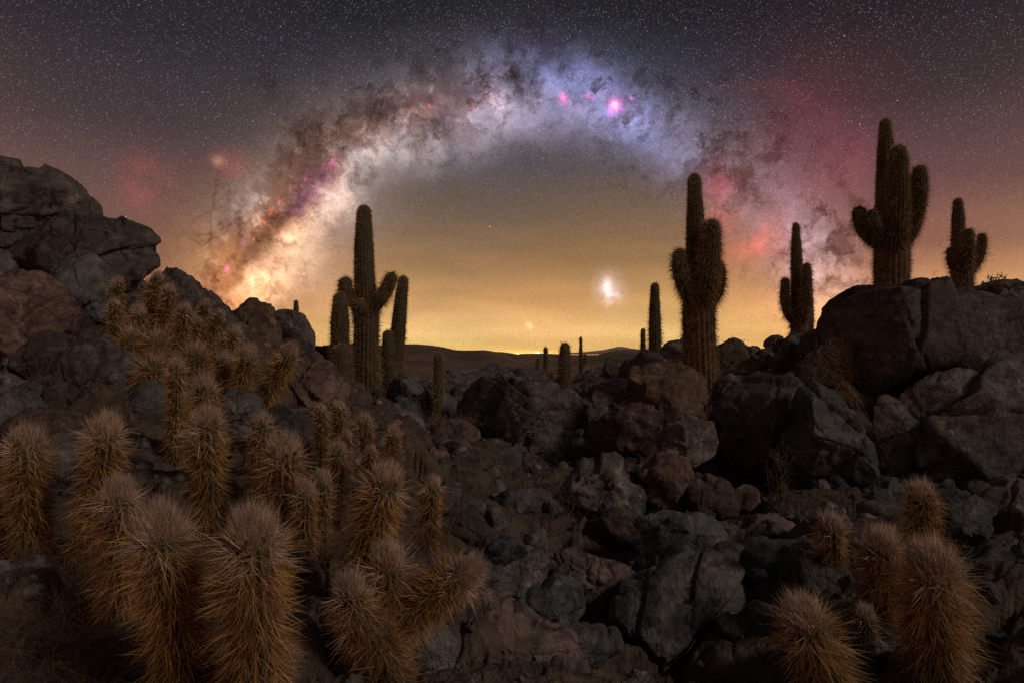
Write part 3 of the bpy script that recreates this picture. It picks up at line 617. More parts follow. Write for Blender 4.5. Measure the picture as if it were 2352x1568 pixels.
ZONES = [  # u range, v range, how many, size range, materials, label, group
 (0, 500, 700, 1000, 16, (28, 80), 'ggb', 'small broken stone on the left slope between the boulders', 'broken stones on the left slope'),
 (500, 900, 850, 1150, 10, (20, 60), 'grw', 'small broken stone around the middle cactus clump', 'broken stones around the middle clump'),
 (880, 1400, 865, 1020, 28, (20, 70), 'ggwr', 'small stone in the rubble along the central ridge', 'rubble stones of the central ridge'),
 (1000, 1700, 1020, 1300, 26, (36, 90), 'grbw', 'dark broken stone lying in the rocky gully', 'broken stones of the gully'),
 (1400, 1950, 820, 990, 26, (20, 64), 'gwo', 'small stone in the rubble around the thick cactus trunk', 'rubble stones around the thick trunk'),
 (900, 1900, 1300, 1560, 24, (40, 120), 'grb', 'dark stone at the bottom of the gully', 'stones at the bottom of the gully'),
 (1900, 2352, 1150, 1560, 20, (36, 100), 'grb', 'dark stone around the lower right cacti', 'stones around the lower right cacti'),
 (0, 500, 1020, 1540, 8, (20, 50), 'bg', 'dark stone half hidden among the lower left cacti', 'stones among the lower left cacti')]
rs0 = np.random.RandomState(5); sd = 1000
for (u0, u1, v0, v1, n, (s0, s1), mts, lb, gp) in ZONES:
    done = 0; tries = 0
    while done < n and tries < n * 12:
        tries += 1
        u, v = rs0.uniform(u0, u1), rs0.uniform(v0, v1)
        if any(inpoly(u, v, b[0]) for b in BOULDERS): continue
        if any(abs(u - a_) < b_ + 18 and c_ < v < e_ for a_, b_, c_, e_ in ((1611, 45, 780, 1010), (1007, 22, 800, 1040), (1296, 22, 780, 980), (841, 75, 850, 960), (1254, 30, 800, 905))): continue
        d = hit(u, v)
        if d is None or d > 22: continue
        s = s0 + (s1 - s0) * rs0.rand() ** 2; k = rs0.randint(5, 8); a = np.sort(rs0.uniform(0, 2 * math.pi, k) * 0.3 + np.linspace(0, 2 * math.pi, k, endpoint=False))
        asp = rs0.uniform(0.42, 0.85); rt = rs0.uniform(-0.5, 0.5)
        pl = [(u + s * (math.cos(t_) * math.cos(rt) - asp * math.sin(t_) * math.sin(rt)) * r_, v - s * 0.25 + s * (math.cos(t_) * math.sin(rt) + asp * math.sin(t_) * math.cos(rt)) * r_) for t_, r_ in zip(a, rs0.uniform(0.6, 1.15, k))]
        sd += 1; done += 1
        rock(pl, d, s / F * d * rs0.uniform(0.7, 1.0), mts[rs0.randint(len(mts))], lb, sd, cuts=16, group=gp, name='stone', rough=0.9)

# loose rubble nobody could count, scattered over the ground
def rubble():
    rs = np.random.RandomState(3); D_, T_ = ico(2); VV, FF = [], []; off = 0
    n = 2400
    az = rs.uniform(-0.72, 0.72, n); r = np.exp(rs.uniform(math.log(1.5), math.log(60), n))
    x, y = np.sin(az) * r, np.cos(az) * r; z = ground(x, y)
    for i in range(n):
        s = (0.004 + 0.014 * rs.rand() ** 3) * r[i] * (1 if r[i] < 20 else 0.6)
        A_ = rs.normal(size=(3, 3)); Q, _ = np.linalg.qr(A_)
        V = D_ * (s * rs.uniform(0.5, 1.2, 3)) * (1 + 0.25 * rs.rand(len(D_))[:, None]); n_ = rs.normal(size=3); n_ /= np.linalg.norm(n_)
        q = V @ n_; lim = q.max() * 0.5; V = V - np.outer(np.maximum(q - lim, 0), n_)
        V = V @ Q + (x[i], y[i], z[i] + s * 0.2); VV.append(V); FF.append(T_ + off); off += len(D_)
    o = mesh_np('loose_rubble', np.concatenate(VV), np.concatenate(FF), ROCK['g'], smooth=False)
    tag(o, 'loose brown rubble covering the ground between the boulders', 'rubble', kind='stuff')
rubble()

# ------------------------------------------------------------------ cacti
def smooth_path(pts, rad, n):
    pts = np.array(pts, float); rad = np.array(rad, float)
    seg = np.linalg.norm(np.diff(pts, axis=0), axis=1); s = np.concatenate([[0], np.cumsum(seg)]); L = s[-1]
    t_ = np.linspace(0, L, n)
    if len(pts) < 3:
        return np.stack([np.interp(t_, s, pts[:, k]) for k in range(3)], 1), np.interp(t_, s, rad), L
    m = np.gradient(pts, s, axis=0) if len(pts) > 2 else None
    i = np.clip(np.searchsorted(s, t_, side='right') - 1, 0, len(s) - 2); h = (s[i + 1] - s[i])[:, None]; q = ((t_ - s[i]) / (s[i + 1] - s[i]))[:, None]
    c = (2 * q ** 3 - 3 * q ** 2 + 1) * pts[i] + (q ** 3 - 2 * q ** 2 + q) * h * m[i] + (-2 * q ** 3 + 3 * q ** 2) * pts[i + 1] + (q ** 3 - q ** 2) * h * m[i + 1]
    return c, np.interp(t_, s, rad), L
def frames(c):
    T = np.gradient(c, axis=0); T /= np.linalg.norm(T, axis=1)[:, None]
    ref = np.array([0.31, -0.95, 0.0]); U = ref - (T @ ref)[:, None] * T; U /= np.linalg.norm(U, axis=1)[:, None]
    return T, U, np.cross(T, U)
class Stem:
    def __init__(s, pts, rad, ribs, depth, seed, rings=60, seg=4, wob=0.05, tip=1.0):
        rs = np.random.RandomState(seed); s.rs = rs
        c, r, L = smooth_path(pts, rad, rings); rt = r[-1] * tip
        d_end = L - np.linspace(0, L, rings)
        # finer rings at the rounded tip
        tt = np.concatenate([np.linspace(0, L - rt, rings, endpoint=False), L - rt + rt * np.sin(np.linspace(0, math.pi / 2, 9))])
        s0 = np.linspace(0, L, rings); c = np.stack([np.interp(tt, s0, c[:, k]) for k in range(3)], 1); r = np.interp(tt, s0, r)
        k = np.clip((tt - (L - rt)) / rt, 0, 1); r = r * np.sqrt(np.maximum(1 - k * k, 0.0004))
        bands = 1 + wob * fbm(np.stack([tt / (L + 1e-6) * 7 + seed, tt * 0, tt * 0], 1), 3)
        r = r * bands
        s.c, s.r, s.L, s.tt, s.rt = c, r, L, tt, rt
        s.T, s.U, s.W = frames(c + 1e-9); s.ribs, s.depth = ribs, depth
        n = ribs * seg; s.n = n
        a = np.arange(n) / n * 2 * math.pi; prof = 1 - depth * (1 - np.abs(np.cos(a * ribs / 2)) ** 0.8)
        s.V = c[:, None] + (r[:, None] * prof[None])[:, :, None] * (np.cos(a)[None, :, None] * s.U[:, None] + np.sin(a)[None, :, None] * s.W[:, None])
        m = len(c); s.V = s.V.reshape(-1, 3)
        i0 = (np.arange(m - 1)[:, None] * n + np.arange(n)[None]).ravel(); i1 = (np.arange(m - 1)[:, None] * n + (np.arange(n)[None] + 1) % n).ravel()
        s.Fc = np.stack([i0, i1, i1 + n, i0 + n], 1)
    def points(s, n, lo=0.0, hi=1.0, on_ribs=True, power=1.0):
        """n places on the skin between fractions lo and hi of the length: position, outward normal, axis, fraction"""
        rs = s.rs; x = (lo + (hi - lo) * rs.rand(n) ** power) * s.L
        a = (rs.randint(0, s.ribs, n) / s.ribs * 2 * math.pi if on_ribs else rs.rand(n) * 2 * math.pi)
        i = lambda arr: np.stack([np.interp(x, s.tt, arr[:, k]) for k in range(3)], 1)
        c, T, U, W_ = i(s.c), i(s.T), i(s.U), i(s.W); r = np.interp(x, s.tt, s.r)
        N = np.cos(a)[:, None] * U + np.sin(a)[:, None] * W_
        k = np.clip((x - (s.L - s.rt)) / s.rt, 0, 1)[:, None]
        B = c + N * r[:, None] * 0.97
        return B, N * np.sqrt(1 - k * k) + T * k, T, x / s.L, k[:, 0]
def needles(B, D_, L, r, bend=None, rings=2):
    """tapered thorns: base points, directions, lengths, radius"""
    n = len(B); D_ = D_ / (np.linalg.norm(D_, axis=1)[:, None] + 1e-9); L = np.asarray(L)[:, None]
    r = np.broadcast_to(r, (n,))[:, None]
    h = np.where(np.abs(D_[:, 2:3]) < 0.9, np.array([[0, 0, 1.0]]), np.array([[1.0, 0, 0]]))
    X_ = np.cross(D_, h); X_ /= np.linalg.norm(X_, axis=1)[:, None]; Y_ = np.cross(D_, X_)
    if bend is None: bend = np.zeros((n, 3))
    rr_ = []; ks = (0.0,) if rings == 1 else (0.0, 0.55)
    for k in ks:
        c = B + D_ * L * k + bend * L * k * k; w = r * (1 - 0.45 * k)
        for a in (0, 2.094, 4.189): rr_.append(c + X_ * w * math.cos(a) + Y_ * w * math.sin(a))
    rr_.append(B + D_ * L + bend * L)
    V = np.stack(rr_, 1).reshape(-1, 3); m = len(rr_); o = np.arange(n)[:, None] * m
    fs = []
    if rings == 2:
        fs.append(np.concatenate([o + np.array([[0, 1, 4, 3]]), o + np.array([[1, 2, 5, 4]]), o + np.array([[2, 0, 3, 5]])]))
    b = m - 4; fs.append(np.concatenate([o + np.array([[b, b + 1, m - 1]]), o + np.array([[b + 1, b + 2, m - 1]]), o + np.array([[b + 2, b, m - 1]])]))
    nf = [3 * n] * (len(fs)); ids = [np.tile(np.arange(n), 3) for _ in fs]
    return V, fs, np.concatenate(ids)
DOWN = np.array([0, 0, -1.0])

def spiny(label, top, base, w, d, seed, tilt=0.28, via=None, dens=1.0, lenf=1.0, wool=1.0, group='golden spined cacti on the slope', buds=0, tone=0):
    """one stem of the low golden cactus: (u, v) of its tip and of its foot, width in the photograph, distance"""
    rs = np.random.RandomState(seed)
    px = math.hypot(top[0] - base[0], top[1] - base[1]); L = px / F * d
    w = w * (1.12 if d > 3.8 else 0.90) if w < 130 else w * 0.82; Rb = 0.5 * w / F * d; R0 = Rb * 0.70
    pts = [P(base[0], base[1], d)]
    if via: pts.append(P(via[0], via[1], d - tilt * L * 0.5))
    pts.append(P(top[0], top[1] + w * 0.12, d - tilt * L))
    pts.insert(0, pts[0] - (pts[1] - pts[0]) / np.linalg.norm(pts[1] - pts[0]) * 0.12 + DOWN * 0.02)
    rad = [R0 * 0.88] * 2 + ([R0] if via else []) + [R0 * 0.92]
    loc = pts[1].copy()
    st = Stem(pts, rad, 16, 0.12, seed, rings=24, seg=4)
    root = empty('spiny_cactus', tuple(loc), label, 'cactus', group)
    mesh_np('stem', st.V - loc, st.Fc, SKIN_LOW, root)
    near = d < 2.6
    n = int(min(11000, max(600, 0.22 * px * w * dens + 400)))
    B, N, T, x, k = st.points(n, 0.12, 1.0)
    droop = np.clip(1 - x, 0, 1)[:, None]
    Rn = rs.normal(size=(n, 3))
    kind = rs.rand(n)
    D_ = N * 0.9 + T * (0.28 - 0.85 * droop ** 0.7) + Rn * 0.34 + DOWN * 0.22 * droop
    D_ = np.where(k[:, None] > 0.3, N * 0.5 + T * 0.85 + Rn * 0.28, D_)
    Ln = Rb * (0.30 + 0.36 * rs.rand(n)) * lenf
    long_ = rs.rand(n) < 0.20; Ln[long_] *= rs.uniform(1.5, 2.2, long_.sum())
    Ln *= np.where(k > 0.3, 0.7, 1.0)
    rad_ = max(0.00042, d * 0.00026) * rs.uniform(0.7, 1.2, n) * np.where(long_, 2.0, 1.0)
    V, fs, ids = needles(B, D_, Ln, rad_, DOWN * 0.16 * droop + Rn * 0.05, 2 if near else 1)
    # colour classes of the thorns: old ones lower down are brown, the upper ones straw coloured
    q = rs.rand(n); q = np.where(long_, q * 0.74, q); cls = np.where(q < 0.42, 0, np.where(q < 0.74, 1, np.where(q < 0.88, 2, 3)))
    cls = np.where(rs.rand(n) < 0.55 * (1 - x) ** 0.7, 2, cls); cls = np.where(rs.rand(n) < np.clip((x - 0.82) / 0.18, 0, 0.62), 4, cls)
    o = mesh_np('spines', V - loc, fs, [SP_GOLD if not tone else SP_RUST, SP_STRAW, SP_BROWN, SP_GREY, SP_WOOL], root, cls[ids], smooth=False); o['kind'] = 'stuff'
    # the pale woolly crown
    m = int(min(2600, (80 + 0.15 * w * w) * wool))
    if m > 40:
        B, N, T, x, k = st.points(m, max(0.0, 1 - 1.0 * st.rt / st.L), 1.0, on_ribs=False, power=0.45)
        D_ = N * 0.35 + T * 0.8 + np.array([0, 0, 0.5]) + rs.normal(size=(m, 3)) * 0.24
        V, fs, ids = needles(B, D_, Rb * (0.28 + 0.75 * rs.rand(m) ** 3), max(0.0003, d * 0.00021), rs.normal(size=(m, 3)) * 0.12, 2 if near else 1)
        cls = (rs.rand(m) < 0.10).astype(int)
        o = mesh_np('crown_wool', V - loc, fs, [SP_WOOL, SP_BROWN], root, cls[ids], smooth=False); o['kind'] = 'stuff'
    c, T, U, W_ = st.c[-9], st.T[-9], st.U[-9], st.W[-9]
    for j in range(buds):        # withered dark flower remains around the crown
        a = j / buds * 2 * math.pi + rs.uniform(-0.3, 0.3); dr = math.cos(a) * U + math.sin(a) * W_
        p0 = c + dr * R0 * 0.62 + T * st.rt * 0.6; hh = Rb * rs.uniform(0.3, 0.45)
        D2, T2 = ico(2); al = dr * 0.8 + T * 0.7; al /= np.linalg.norm(al)
        V = D2 * Rb * 0.09; V = V + np.outer(D2 @ al, al) * hh * 0.4 + al * hh * 0.5 + np.outer(np.maximum(D2 @ al, 0) ** 2, DOWN) * hh * 0.35
        mesh_np('withered_bud', V + p0 - loc, T2, SP_BROWN, root)
    return root

SPINY = [
 # label, tip, foot, width, distance, extra
 ('shaggy golden cactus cut off by the left frame edge with a pale grey crown', (58, 992), (72, 1260), 100, 2.2, dict(buds=4)),
 ('golden cactus with a pointed pale tuft standing before the blue grey slab', (245, 962), (218, 1240), 96, 2.1, dict()),
 ('woolly brown cactus just behind and left of the pair of big foreground cacti', (272, 1112), (275, 1400), 108, 1.72, dict(tone=1, buds=3)),
 ('big golden cactus with a smooth brown crown, left one of the big foreground pair', (362, 1180), (435, 1600), 158, 1.45, dict(tilt=0.34)),
 ('biggest golden cactus with a white tufted crown, at the centre of the lower left', (582, 1190), (592, 1640), 172, 1.38, dict(buds=7, wool=1.5, tilt=0.32)),
 ('tall golden cactus with a ring of dark withered buds and a pale topknot', (472, 945), (482, 1215), 92, 2.3, dict(buds=6)),
 ('golden cactus with a pale round crown right behind the dark budded one', (468, 868), (480, 1030), 82, 2.8, dict(buds=3)),
 ('narrow upright golden stem at the foot of the hillside clump', (405, 826), (402, 1030), 54, 3.2, dict(buds=4)),
 ('broad reddish brown cactus with many dark buds behind the biggest cactus', (655, 1012), (640, 1240), 108, 2.25, dict(buds=9, tone=1)),
 ('half hidden reddish cactus behind the broad budded one', (603, 955), (598, 1110), 76, 2.75, dict(buds=5, tone=1)),
 ('leaning golden cactus with a dark star of buds in the middle of the clump', (892, 1078), (825, 1330), 108, 1.9, dict(buds=7)),
 ('slim golden cactus standing at the right end of the middle clump', (995, 1098), (985, 1260), 58, 2.4, dict()),
 ('squat brown cactus with a woolly star crown below the leaning one', (893, 1262), (880, 1470), 112, 1.75, dict(buds=4, tone=1, lenf=1.2)),
 ('reclining golden cactus whose crown points out to the right over the gully', (1088, 1300), (880, 1480), 112, 1.72, dict(tilt=0.1, via=(1010, 1350))),
 ('small cactus between the broad budded one and the leaning one', (740, 1085), (732, 1260), 64, 2.3, dict(tone=1)),
 ('small pale crowned cactus in the middle of the small cacti', (778, 1018), (772, 1130), 56, 2.7, dict()),
 ('left one of two twin small cacti at the foot of the tall trio', (735, 928), (740, 1010), 46, 3.2, dict()),
 ('right one of two twin small cacti at the foot of the tall trio', (778, 922), (782, 1005), 44, 3.3, dict()),
 ('small golden cactus leaning left beside the crusted rock', (836, 952), (848, 1060), 50, 3.0, dict()),
 ('small rounded golden cactus standing alone right of the small ones', (904, 978), (905, 1075), 48, 3.0, dict()),
 ('little round cactus peeping up between the small golden ones', (793, 990), (795, 1060), 40, 2.9, dict()),
 ('low pale ball of spines right behind the leaning cactus', (852, 1024), (850, 1100), 44, 2.6, dict()),
 ('dark reddish cactus low beside the mottled rock', (800, 1330), (850, 1520), 100, 1.62, dict(buds=3, tone=1, lenf=1.2)),
 ('drooping brown stem trailing down to the bottom edge right of the mottled rock', (790, 1400), (905, 1590), 120, 1.6, dict(tilt=0.0, via=(850, 1450), lenf=1.15, tone=1)),
 ('reddish stub half buried in spines left of the leaning cactus', (700, 1110), (700, 1240), 70, 2.15, dict(tone=1, buds=3)),
 ('upper left slim stem of the hillside clump, in front of the dark hollow', (272, 637), (270, 745), 30, 5.2, dict()),
 ('lower left stem of the hillside clump beside the slate boulder', (262, 688), (266, 775), 32, 4.9, dict()),
 ('tallest pointed stem of the hillside clump under the slab overhang', (364, 627), (335, 745), 38, 5.0, dict(buds=2)),
 ('stem leaning right behind the tallest one of the hillside clump', (390, 655), (372, 765), 36, 4.9, dict()),
 ('stout stem of the hillside clump with an orange right side', (425, 700), (415, 800), 42, 4.6, dict(buds=2)),
 ('thin stem seen against the stepping skyline boulder', (472, 688), (455, 780), 26, 5.0, dict()),
 ('thin stem seen against the blocky skyline boulder', (508, 715), (482, 780), 28, 4.9, dict(buds=2)),
 ('bushy stem leaning right in the middle of the hillside slope', (540, 752), (500, 850), 42, 4.4, dict()),
 ('fat golden stem below the blocky skyline boulder', (572, 798), (550, 905), 50, 4.0, dict()),
 ('golden stem leaning far right below the rounded skyline boulder', (668, 793), (600, 925), 50, 4.1, dict(via=(645, 850))),
 ('short spiny stub between the two left stems and the tallest one', (318, 705), (318, 785), 44, 4.8, dict(lenf=1.3)),
 ('low spreading tuft of long spines at the left foot of the hillside clump', (300, 755), (300, 810), 62, 4.5, dict(lenf=1.5, wool=0.2, tone=1)),
 ('low spreading tuft of long spines in the middle of the hillside clump', (365, 762), (362, 820), 66, 4.4, dict(lenf=1.5, wool=0.2, tone=1)),
 ('brown tuft of spines under the stout hillside stem', (450, 790), (450, 850), 64, 4.2, dict(lenf=1.4, wool=0.2, tone=1)),
 ('brown tuft of spines left of the narrow upright stem', (352, 818), (352, 870), 70, 3.9, dict(lenf=1.5, wool=0.1, tone=1)),
 ('golden low stem between the bushy one and the fat one', (518, 812), (510, 880), 48, 4.1, dict(lenf=1.2)),
 ('stub in front of the stepping skyline boulder', (452, 728), (445, 790), 30, 4.8, dict()),
 ('upright cactus with a pale cap, left one of the lower right group', (1908, 1184), (1912, 1340), 84, 2.7, dict(group='cacti of the lower right group')),
 ('cactus with a dark budded crown, hindmost of the lower right group', (2115, 1112), (2122, 1270), 88, 2.7, dict(buds=4, group='cacti of the lower right group')),
 ('grey crowned cactus in the middle of the lower right group', (2028, 1228), (2020, 1410), 104, 2.3, dict(tone=1, group='cacti of the lower right group')),
 ('small grey crown showing just behind the middle one of the lower right group', (2045, 1210), (2048, 1290), 48, 2.6, dict(tone=1, group='cacti of the lower right group')),
 ('largest grey crowned cactus of the lower right group with long amber spines', (2140, 1268), (2150, 1590), 158, 1.8, dict(wool=1.5, lenf=1.1, tilt=0.4, group='cacti of the lower right group')),
 ('round woolly cactus lowest of the lower right group, leaning left', (1838, 1392), (1915, 1600), 150, 1.72, dict(wool=1.6, lenf=1.1, tilt=0.35, group='cacti of the lower right group')),
 ('small dark stub in the shadow between the lower right cacti', (1985, 1395), (1990, 1480), 66, 2.1, dict(tone=1, dens=0.5, group='cacti of the lower right group')),
]
for i, (lb, tp, bs, w, d, kw) in enumerate(SPINY): spiny(lb, tp, bs, w, d, 300 + i, **kw)

def column(label, d, trunk, tw, arms=(), seed=0, ribs=20, group='tall columnar cacti', sp=1.0, shag=1.0, bark=0.0, dense=1.0, pale=0.0):
    """a tall cactus: trunk as (u, v) points from foot to tip with widths, arms as (points, widths, depth offset)"""
    base = P(trunk[0][0], trunk[0][1], d); loc = base.copy()
    root = empty('columnar_cactus', tuple(loc), label, 'cactus', group)
    def member(name, pts, ws, dd, sd_, first, parent):
        rs = np.random.RandomState(sd_)
        dd = dd if isinstance(dd, (list, tuple)) else [dd] * len(pts)
        p3 = [P(u, v, d + e) for (u, v), e in zip(pts, dd)]
        rad = [0.5 * w / F * (d + e) * 0.93 for w, e in zip(ws, dd)]
        if first: p3 = [p3[0] + DOWN * 0.25] + p3; rad = [rad[0]] + rad
        Lp = sum(math.hypot(pts[i + 1][0] - pts[i][0], pts[i + 1][1] - pts[i][1]) for i in range(len(pts) - 1)); wm = max(ws)
        st = Stem(p3, rad, ribs if wm > 20 else 10, 0.11, sd_, rings=int(min(90, 14 + Lp / 5)), seg=4, wob=0.10)
        me = mesh_np(name, st.V - loc, st.Fc, [SKIN_TALL, BARK], parent)
        if bark > 0 and first:
            ys = st.V[st.Fc[:, 0], 2]; nz = fbm(st.V[st.Fc[:, 0]] * 9.0, 3); h = (ys - base[2]) / (p3[-1][2] - base[2])
            me.data.polygons.foreach_set('material_index', ((h + nz * 0.35) < bark).astype(np.int32))
        n = int(min(22000, max(300, 0.42 * Lp * wm * dense)))
        B, N, T, x, k = st.points(n, 0.0, 1.0)
        # thorns sit in rows of evenly spaced cushions
        Rn = rs.normal(size=(n, 3)); low = np.clip(1.15 - x * (1.35 if first else 0.5), 0.12, 1)
        Ln = d * 0.0074 * (0.35 + 0.9 * rs.rand(n)) * sp * np.where(rs.rand(n) < 0.12 * low, 1.7, 1.0) * (0.45 + 0.8 * low * shag)
        D_ = N + T * (0.15 - 0.35 * low[:, None]) + Rn * 0.42 + DOWN * 0.25 * low[:, None]
        V, fs, ids = needles(B, D_, Ln, d * 0.00022 * rs.uniform(0.7, 1.3, n), DOWN * 0.15 * low[:, None], 1)
        q = rs.rand(n); cls = np.where(q < 0.30, 0, np.where(q < 0.62, 2, 3)); cls = np.where((x > 0.9) & (q < 0.6), 1, cls); cls = np.where(rs.rand(n) < pale, 1, cls)
        o = mesh_np('spines', V - loc, fs, [SP_GOLD, SP_STRAW, SP_BROWN, SP_GREY], me, cls[ids], smooth=False); o['kind'] = 'stuff'
        return me
    tr = member('trunk', trunk, tw, 0.0, seed, True, root)
    for i, (pts, ws, dd) in enumerate(arms): member('arm', pts, ws, dd, seed + 1 + i, False, root)
    return root
TALL = [
 ('tall left hand cactus with two short side arms rising like a cross', 9.0, [(840, 905), (841, 800), (841, 690), (838, 650), (836, 560), (836, 472)], [64, 62, 58, 50, 44, 32],
  [([(838, 700), (808, 690), (794, 668), (795, 636)], [32, 34, 35, 30], [0, -.05, -.1, -.1]), ([(850, 712), (872, 688), (890, 660), (903, 626)], [32, 34, 34, 26], [0, -.1, -.1, -.15]), ([(826, 730), (826, 706), (826, 688)], [28, 34, 26], [-.05, -.22, -.25])], dict(shag=1.2)),
 ('shaggy shorter cactus close on the left of the cross shaped one', 8.6, [(784, 925), (781, 800), (781, 740), (781, 672)], [44, 46, 44, 32], [], dict(shag=1.9, sp=1.3)),
 ('low shaggy cactus in front of the shorter one left of the cross shaped one', 8.1, [(790, 930), (787, 860), (785, 790)], [52, 50, 38], [], dict(shag=1.6, sp=1.2)),
 ('slanting slender cactus on the right of the cross shaped one', 10.0, [(903, 890), (912, 790), (920, 700), (927, 634)], [40, 38, 32, 24], [], dict(shag=1.0)),
 ('short stout cactus leaning against the slanting slender one', 9.7, [(894, 890), (892, 810), (890, 758)], [32, 34, 22], [], dict(shag=1.3)),
 ('thick trunked cactus with fused upturned arms, nearest of the right hand giants', 8.0, [(1611, 945), (1609, 850), (1605, 740), (1603, 660), (1598, 600), (1597, 500), (1594, 400)], [76, 78, 78, 66, 46, 40, 26],
  [([(1612, 700), (1624, 640), (1632, 570), (1633, 504)], [52, 54, 48, 38], [-.05, -.2, -.25, -.25]), ([(1598, 690), (1576, 655), (1562, 620), (1561, 572)], [44, 46, 38, 30], [0, -.15, -.2, -.15]), ([(1620, 705), (1645, 670), (1652, 640), (1651, 602)], [34, 34, 30, 24], [.05, .12, .18, .18])], dict(shag=1.5, bark=0.42)),
 ('three armed cactus standing on the upright boulder', 14.0, [(1835, 795), (1834, 720), (1832, 640), (1829, 575), (1828, 512)], [40, 36, 30, 24, 14],
  [([(1832, 745), (1814, 722), (1804, 690), (1804, 638)], [22, 26, 25, 19], [0, -.1, -.1, -.1]), ([(1840, 740), (1850, 700), (1854, 650), (1853, 604)], [26, 27, 24, 17], [-.1, -.25, -.3, -.3])], dict(bark=0.2)),
 ('slim cactus column half hidden behind the three armed one', 14.9, [(1861, 775), (1862, 720), (1860, 660)], [16, 15, 10], [], dict()),
 ('giant many armed cactus crowning the great right hand boulder', 7.25, [(2048, 702), (2048, 620), (2047, 540), (2040, 480), (2034, 400), (2034, 340), (2033, 273)], [80, 78, 76, 56, 40, 34, 20],
  [([(2052, 580), (2060, 520), (2064, 440), (2063, 334)], [44, 52, 46, 34], [-.05, -.25, -.3, -.3]), ([(2062, 570), (2090, 530), (2105, 480), (2111, 440), (2112, 380)], [36, 38, 38, 36, 28], [0, -.1, -.15, -.2, -.2]), ([(2038, 560), (2008, 548), (1985, 525), (1970, 475)], [34, 38, 38, 30], [0, -.1, -.15, -.1]),
   ([(2030, 530), (2010, 518), (2003, 480)], [28, 30, 26], [-.1, -.25, -.25]), ([(2070, 520), (2088, 470), (2089, 405)], [22, 22, 16], [.1, .2, .25])], dict(bark=0.62, shag=0.9)),
 ('smaller three armed cactus at the far right beyond the great boulder', 11.5, [(2211, 672), (2209, 620), (2206, 580), (2201, 540), (2201, 500), (2200, 456)], [46, 46, 42, 28, 27, 18],
  [([(2212, 620), (2222, 580), (2224, 525)], [32, 30, 22], [-.1, -.3, -.3]), ([(2222, 625), (2240, 605), (2252, 575), (2256, 536)], [22, 24, 23, 18], [0, 0, 0, 0]), ([(2202, 620), (2188, 605), (2182, 568)], [20, 22, 17], [-.1, -.2, -.2])], dict(bark=0.6)),
 ('little dome topped cactus stub on the ridge left of the far right cactus', 10.5, [(2144, 700), (2144, 668)], [17, 13], [], dict()),
 ('little dome topped cactus stub nearest the far right cactus', 10.8, [(2168, 692), (2168, 662)], [17, 14], [], dict()),
 ('tall slender single column left of the thick trunked cactus', 13.0, [(1505, 842), (1504, 740), (1504, 650)], [31, 29, 19], [], dict(shag=1.2)),
 ('short slim column just left of the tall slender single one', 17.0, [(1477, 824), (1477, 754)], [15, 11], [], dict()),
 ('spiky stout column in the centre before the plain', 7.85, [(1295, 925), (1296, 860), (1298, 787)], [32, 33, 22], [], dict(shag=1.9, sp=1.25)),
 ('slim pale tipped cactus standing alone left of the centre', 8.0, [(1007, 985), (1007, 890), (1007, 808)], [26, 26, 23], [], dict(shag=0.7, sp=0.9, pale=0.75, dense=1.5)),
 ('distant cactus cluster of five short columns in front of the plain', 20.0, [(1254, 892), (1254, 860), (1253, 797)], [15, 14, 10],
  [([(1252, 880), (1238, 872), (1237, 821)], [10, 12, 9], 0), ([(1250, 884), (1226, 876), (1225, 853)], [9, 11, 10], 0), ([(1253, 884), (1247, 875), (1247, 852)], [9, 12, 10], -.3), ([(1254, 884), (1267, 870), (1267, 852)], [9, 10, 9], 0)], dict()),
 ('distant slim cactus with one short arm out on the plain', 25.0, [(1335, 872), (1334, 820), (1334, 773)], [10, 10, 6], [([(1336, 840), (1344, 830), (1344, 811)], [7, 9, 6], 0)], dict()),
 ('lone cactus stub behind the rounded boulder on the left skyline', 8.6, [(680, 740), (680, 712), (680, 689)], [14, 14, 9], [], dict()),
 ('tiny cactus beside the upright jagged rock', 12.0, [(1411, 885), (1411, 843)], [6, 4], [], dict()),
 ('tiny cactus on top of the upright jagged rock', 12.1, [(1408, 836), (1408, 822)], [7, 5], [], dict()),
]
for i, (lb, d, tk, tw, arms, kw) in enumerate(TALL): column(lb, d, tk, tw, arms, 500 + i * 10, **kw)

# ------------------------------------------------------------------ dry grass and brush
def grass(name, label, spots, mat, ln, n_each, spread, hang=False, seed=0, lift=0.0, rw=0.9):
    """blades rooted on given places (u, v, distance)"""
    rs = np.random.RandomState(seed); Bs, Ds, Ls, bd, rr_ = [], [], [], [], []
    for (u, v, d) in spots:
        n = n_each; c = P(u, v, d)
        x = c[0] + rs.normal(size=n) * spread; y = c[1] + rs.normal(size=n) * spread * 0.6
        z = c[2] + rs.normal(size=n) * spread * 0.35
        Bs.append(np.stack([x, y, z], 1)); D_ = rs.normal(size=(n, 3)) * 0.55 + (DOWN * 0.6 + np.array([0, -0.8, 0]) if hang else np.array([0, -0.1, 0.9])); Ds.append(D_)
        Ls.append(ln * rs.uniform(0.4, 1.3, n)); bd.append(DOWN * rs.uniform(0.1, 0.7, n)[:, None] + rs.normal(size=(n, 3)) * 0.15); rr_.append(np.full(n, d * 0.00028 * rw))
    V, fs, ids = needles(np.concatenate(Bs), np.concatenate(Ds), np.concatenate(Ls), np.concatenate(rr_), np.concatenate(bd), 2)
    q = rs.rand(ids.max() + 1); cls = (q < 0.4).astype(int)
    o = mesh_np(name, V, fs, [mat, STRAW2], midx=cls[ids], smooth=False)
    return tag(o, label, 'grass', kind='stuff')
rg = np.random.RandomState(21)
